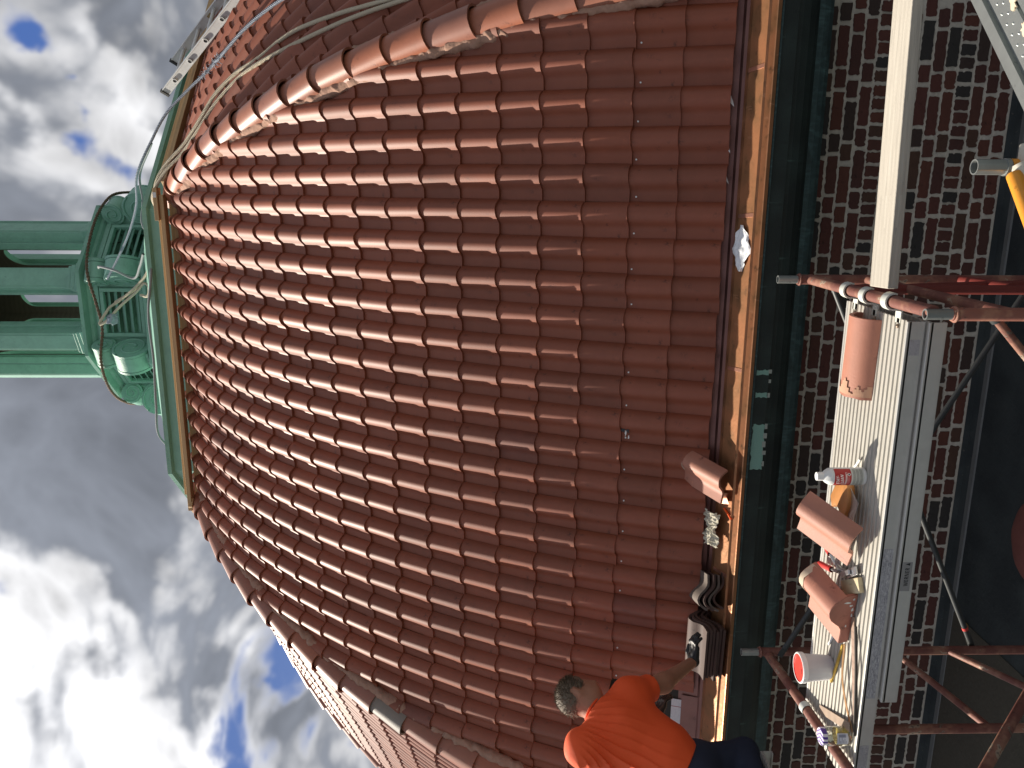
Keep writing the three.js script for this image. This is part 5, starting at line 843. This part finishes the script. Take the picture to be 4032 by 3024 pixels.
  const torsoList = (g = 0) => [cap(J3.pel, J3.waist, 0.130 + g, 0.135 + g), cap([J3.waist[0] + 0.025, J3.waist[1] + 0.01, J3.waist[2] - 0.03], J3.chest, 0.148 + g, 0.130 + g), cap(J3.chest, J3.neck, 0.125 + g, 0.055 + g), cap(J3.ls, J3.rs, 0.068 + g, 0.068 + g), cap(J3.ls, J3.waist, 0.070 + g, 0.11 + g), cap(J3.rs, J3.waist, 0.066 + g, 0.105 + g)];
  const headF = smin(0.03, [ell(along(J3.head, 0.018, 0.0, 0), axes, [0.076, 0.098, 0.095]), ell(along(J3.head, -0.050, 0.045, 0), axes, [0.056, 0.066, 0.055]), cap(along(J3.head, -0.015, 0.088, 0), along(J3.head, -0.045, 0.106, 0), 0.010, 0.014), cap(along(J3.head, 0.005, 0, 0.077), along(J3.head, -0.030, 0.004, 0.080), 0.016, 0.011), cap(along(J3.head, 0.005, 0, -0.077), along(J3.head, -0.030, 0.004, -0.080), 0.016, 0.011), cap(along(J3.head, -0.075, 0.078, 0.014), along(J3.head, -0.075, 0.078, -0.014), 0.010, 0.010)]);
  const arms = [cap(J3.rs, J3.re, 0.056, 0.046), cap(J3.re, J3.rw, 0.050, 0.031), cap(J3.ls, J3.le, 0.054, 0.044), cap(J3.le, J3.lw, 0.046, 0.031)];
  const hand = (w, dir, out) => { // palm and five separate curled fingers
    const d = norm(dir), o = norm(out), s = [d[1] * o[2] - d[2] * o[1], d[2] * o[0] - d[0] * o[2], d[0] * o[1] - d[1] * o[0]], P = (a, b, c) => w.map((q, i) => q + d[i] * a + s[i] * b + o[i] * c), L = [cap(P(0.0, 0, 0), P(0.045, 0.012, 0), 0.028, 0.022), cap(P(0.02, -0.015, 0), P(0.078, -0.026, -0.004), 0.021, 0.016), cap(P(0.02, 0.016, 0), P(0.080, 0.026, -0.004), 0.021, 0.016)], F = [];
    [[-0.033, 0.066, 0.94], [-0.011, 0.080, 1], [0.011, 0.076, 1], [0.032, 0.060, 0.9]].forEach(([b, l, k]) => { F.push(cap(P(0.078, b, -0.002), P(0.078 + l * 0.5, b * 1.08, 0.004), 0.0105 * k, 0.0098 * k), cap(P(0.078 + l * 0.5, b * 1.08, 0.004), P(0.078 + l * 0.82, b * 1.1, -0.012), 0.0098 * k, 0.0088 * k), cap(P(0.078 + l * 0.82, b * 1.1, -0.012), P(0.078 + l, b * 1.1, -0.028), 0.0088 * k, 0.0078 * k)); });
    F.push(cap(P(0.018, -0.026, 0.006), P(0.045, -0.056, 0.010), 0.014, 0.0115), cap(P(0.045, -0.056, 0.010), P(0.078, -0.064, 0.0), 0.0115, 0.0095));
    return [smin(0.012, L), ...F];
  };
  const rHand = hand(J3.rw, [0.94, -0.06, -0.34], [0.1, 0.95, 0.2]), lHand = hand(J3.lw, [0.5, -0.5, -0.7], [0.3, 0.7, 0.2]);
  const legs = g => [cap(J3.rh, J3.rk, 0.095 + g, 0.062 + g), cap(J3.lh, J3.lk, 0.095 + g, 0.062 + g), cap(J3.rk, J3.ra, 0.058 + g, 0.045 + g), cap(J3.lk, J3.la, 0.058 + g, 0.045 + g), cap(J3.rh, J3.lh, 0.11 + g, 0.11 + g), cap(J3.pel, J3.rh, 0.118 + g, 0.1 + g)];
  const man = thing('person', 'kneeling worker in an orange T-shirt and dark jeans reaching to a pile of tiles', 'person');
  const core = smin(0.05, [...torsoList(-0.012), ...arms, cap(J3.neck, along(J3.head, -0.05, -0.01, 0), 0.054, 0.056), ...legs(-0.008), headF]);
  const bodyField = (x, y, z) => core(x, y, z);
  const bl = nets(bodyField, [-3.36, -1.44, -4.42], [-2.58, -0.30, -3.24], 0.012);
  const fingers = smin(0.006, [...rHand]), fingersL = smin(0.006, [...lHand]);
  const rb = nets(fingers, [-2.85, -1.29, -4.48], [-2.56, -1.12, -4.26], 0.0042), lbm = nets(fingersL, [-3.06, -1.10, -4.28], [-2.82, -0.86, -4.02], 0.0050);
  mesh('body', mergeGeometries([bl, rb, lbm].map(clean)), mat.skin, man);
  // shirt: torso and short sleeves, stretched into folds from the far shoulder
  const sl = [cap(J3.rs, [lerp(J3.rs[0], J3.re[0], 0.62), lerp(J3.rs[1], J3.re[1], 0.62), lerp(J3.rs[2], J3.re[2], 0.62)], 0.074, 0.076), cap(J3.ls, [lerp(J3.ls[0], J3.le[0], 0.6), lerp(J3.ls[1], J3.le[1], 0.6), lerp(J3.ls[2], J3.le[2], 0.6)], 0.072, 0.074)];
  const shirtCore = smin(0.07, [...torsoList(0.008), ...sl]);
  const ax0 = norm([J3.pel[0] - J3.ls[0], J3.pel[1] - J3.ls[1], J3.pel[2] - J3.ls[2]]), acr = norm([J3.rs[0] - J3.ls[0], J3.rs[1] - J3.ls[1], J3.rs[2] - J3.ls[2]]);
  const cutR = norm([J3.re[0] - J3.rs[0], J3.re[1] - J3.rs[1], J3.re[2] - J3.rs[2]]), cutL = norm([J3.le[0] - J3.ls[0], J3.le[1] - J3.ls[1], J3.le[2] - J3.ls[2]]), nkd = norm([J3.head[0] - J3.chest[0], J3.head[1] - J3.chest[1], J3.head[2] - J3.chest[2]]), beltd = norm([J3.pel[0] - J3.waist[0], J3.pel[1] - J3.waist[1], J3.pel[2] - J3.waist[2]]);
  const dot = (d, p, x, y, z) => d[0] * (x - p[0]) + d[1] * (y - p[1]) + d[2] * (z - p[2]);
  const shirtF = (x, y, z) => {
    let d = shirtCore(x, y, z); if (d > 0.05) return d;
    const s = dot(ax0, J3.ls, x, y, z), c = dot(acr, J3.ls, x, y, z), fan = (c + 0.10) / (0.16 + 0.55 * clamp(s + 0.1, 0, 1));
    const w = n3(s * 3, c * 5, 1) * 0.5, ridge = Math.pow(1 - Math.abs(Math.sin(fan * 24 + w * 4)), 2.6);
    d -= 0.020 * ridge * sstep(0.36, 0.0, c) * sstep(-0.06, 0.08, s) + 0.004 * n3(x * 13, y * 13, z * 13);
    // short sleeves, neck and hem end cleanly
    const onR = dot(cutR, J3.rs, x, y, z), farR = cap(J3.rs, J3.re, 0.1, 0.1)(x, y, z); if (farR < 0.0) d = Math.max(d, onR - 0.168);
    const onL = dot(cutL, J3.ls, x, y, z); if (cap(J3.ls, J3.le, 0.1, 0.1)(x, y, z) < 0) d = Math.max(d, onL - 0.19);
    d = Math.max(d, Math.min(0.2, dot(nkd, J3.neck, x, y, z) + 0.012 + (Math.hypot(x - J3.neck[0], y - J3.neck[1], z - J3.neck[2]) > 0.16 ? -0.5 : 0)));
    return Math.max(d, dot(beltd, J3.pel, x, y, z) + 0.045);
  };
  mesh('shirt', nets(shirtF, [-3.32, -1.20, -4.20], [-2.58, -0.36, -3.44], 0.0066), mat.shirt, man);
  mesh('collar', new THREE.TorusGeometry(0.066, 0.007, 8, 30).applyMatrix4(new THREE.Matrix4().lookAt(V(0, 0, 0), V(...nkd), V(0, 1, 0)).setPosition(V(J3.neck[0] + nkd[0] * 0.0, J3.neck[1] + nkd[1] * 0.0, J3.neck[2]))), mat.shirt, man);
  mesh('jeans', nets(smin(0.05, [...legs(0.006), cap(J3.pel, [lerp(J3.pel[0], J3.waist[0], 0.7), lerp(J3.pel[1], J3.waist[1], 0.7), lerp(J3.pel[2], J3.waist[2], 0.7)], 0.128, 0.126)]), [-3.38, -1.46, -4.02], [-2.70, -0.78, -3.26], 0.011), mat.jeans, man);
  for (const [k, a] of [[J3.rk, J3.ra], [J3.lk, J3.la]]) mesh('boot', nets(smin(0.03, [cap([a[0], a[1], a[2] - 0.02], [a[0], a[1] - 0.0, a[2] + 0.06], 0.056, 0.052), cap([a[0], a[1] + 0.0, a[2] + 0.05], [a[0], a[1] - 0.005, a[2] + 0.17], 0.05, 0.042)]), [a[0] - 0.09, a[1] - 0.07, a[2] - 0.1], [a[0] + 0.09, a[1] + 0.08, a[2] + 0.25], 0.009), mat.rubber, man);
  mesh('glove', nets((x, y, z) => Math.min(fingers(x, y, z) - 0.0022, smin(0.02, [cap(J3.rw, [J3.rw[0] + 0.02, J3.rw[1], J3.rw[2] - 0.01], 0.036, 0.034)])(x, y, z)), [-2.86, -1.29, -4.49], [-2.55, -1.11, -4.25], 0.0042), mat.glove, man);
  mesh('glove', nets((x, y, z) => fingersL(x, y, z) - 0.002, [-3.07, -1.11, -4.29], [-2.81, -0.85, -4.01], 0.005), mat.glove, man);
  // short greying hair: a cap of fine tufts
  const hairF = (x, y, z) => { const e = ell(along(J3.head, 0.024, -0.006, 0), axes, [0.086, 0.106, 0.106])(x, y, z), p = [x - J3.head[0], y - J3.head[1], z - J3.head[2]], f = p[0] * fw2[0] + p[1] * fw2[1] + p[2] * fw2[2], u = p[0] * up[0] + p[1] * up[1] + p[2] * up[2], s = Math.abs(p[0] * side[0] + p[1] * side[1] + p[2] * side[2]); return Math.max(e + 0.003 * n3(x * 160, y * 160, z * 160), (f - 0.088) * 0.8 - 0.25 * (u - 0.03), -(u + 0.108 - 1.0 * clamp(f - 0.052, 0, 0.12)) * 0.9); };
  const hb = [nets(hairF, [-2.88, -0.63, -4.11], [-2.60, -0.32, -3.80], 0.006)];
  for (let i = 0; i < 3600; i++) { // tufts
    const th = rr(0, 6.283), ph = Math.acos(rr(-0.8, 1)), l = [Math.sin(ph) * Math.cos(th), Math.cos(ph), Math.sin(ph) * Math.sin(th)];
    if (l[2] > 0.62 && l[1] < 0.6) continue; if (l[1] < -0.45 && l[2] > 0.15) continue;
    const q = (k) => along(J3.head, 0.024 + l[1] * 0.104 * k, -0.006 + l[2] * 0.104 * k, l[0] * 0.084 * k), a = V(...q(0.97)), b = V(...q(1.12 + 0.09 * rnd())).add(V(...fw2).multiplyScalar(0.018 * (rnd() + 0.1))).add(V(rr(-1, 1), rr(-1, 1), rr(-1, 1)).multiplyScalar(0.006));
    const g = new THREE.ConeGeometry(0.0021, a.distanceTo(b), 3, 1, true); g.translate(0, a.distanceTo(b) / 2, 0); hb.push(orient(clean(g), a, b));
  }
  mesh('hair', mergeGeometries(hb.map(clean)), M({ color: rgb(0.15, 0.115, 0.08), roughness: 0.75 }), man);
}
renderer.render(scene, camera);
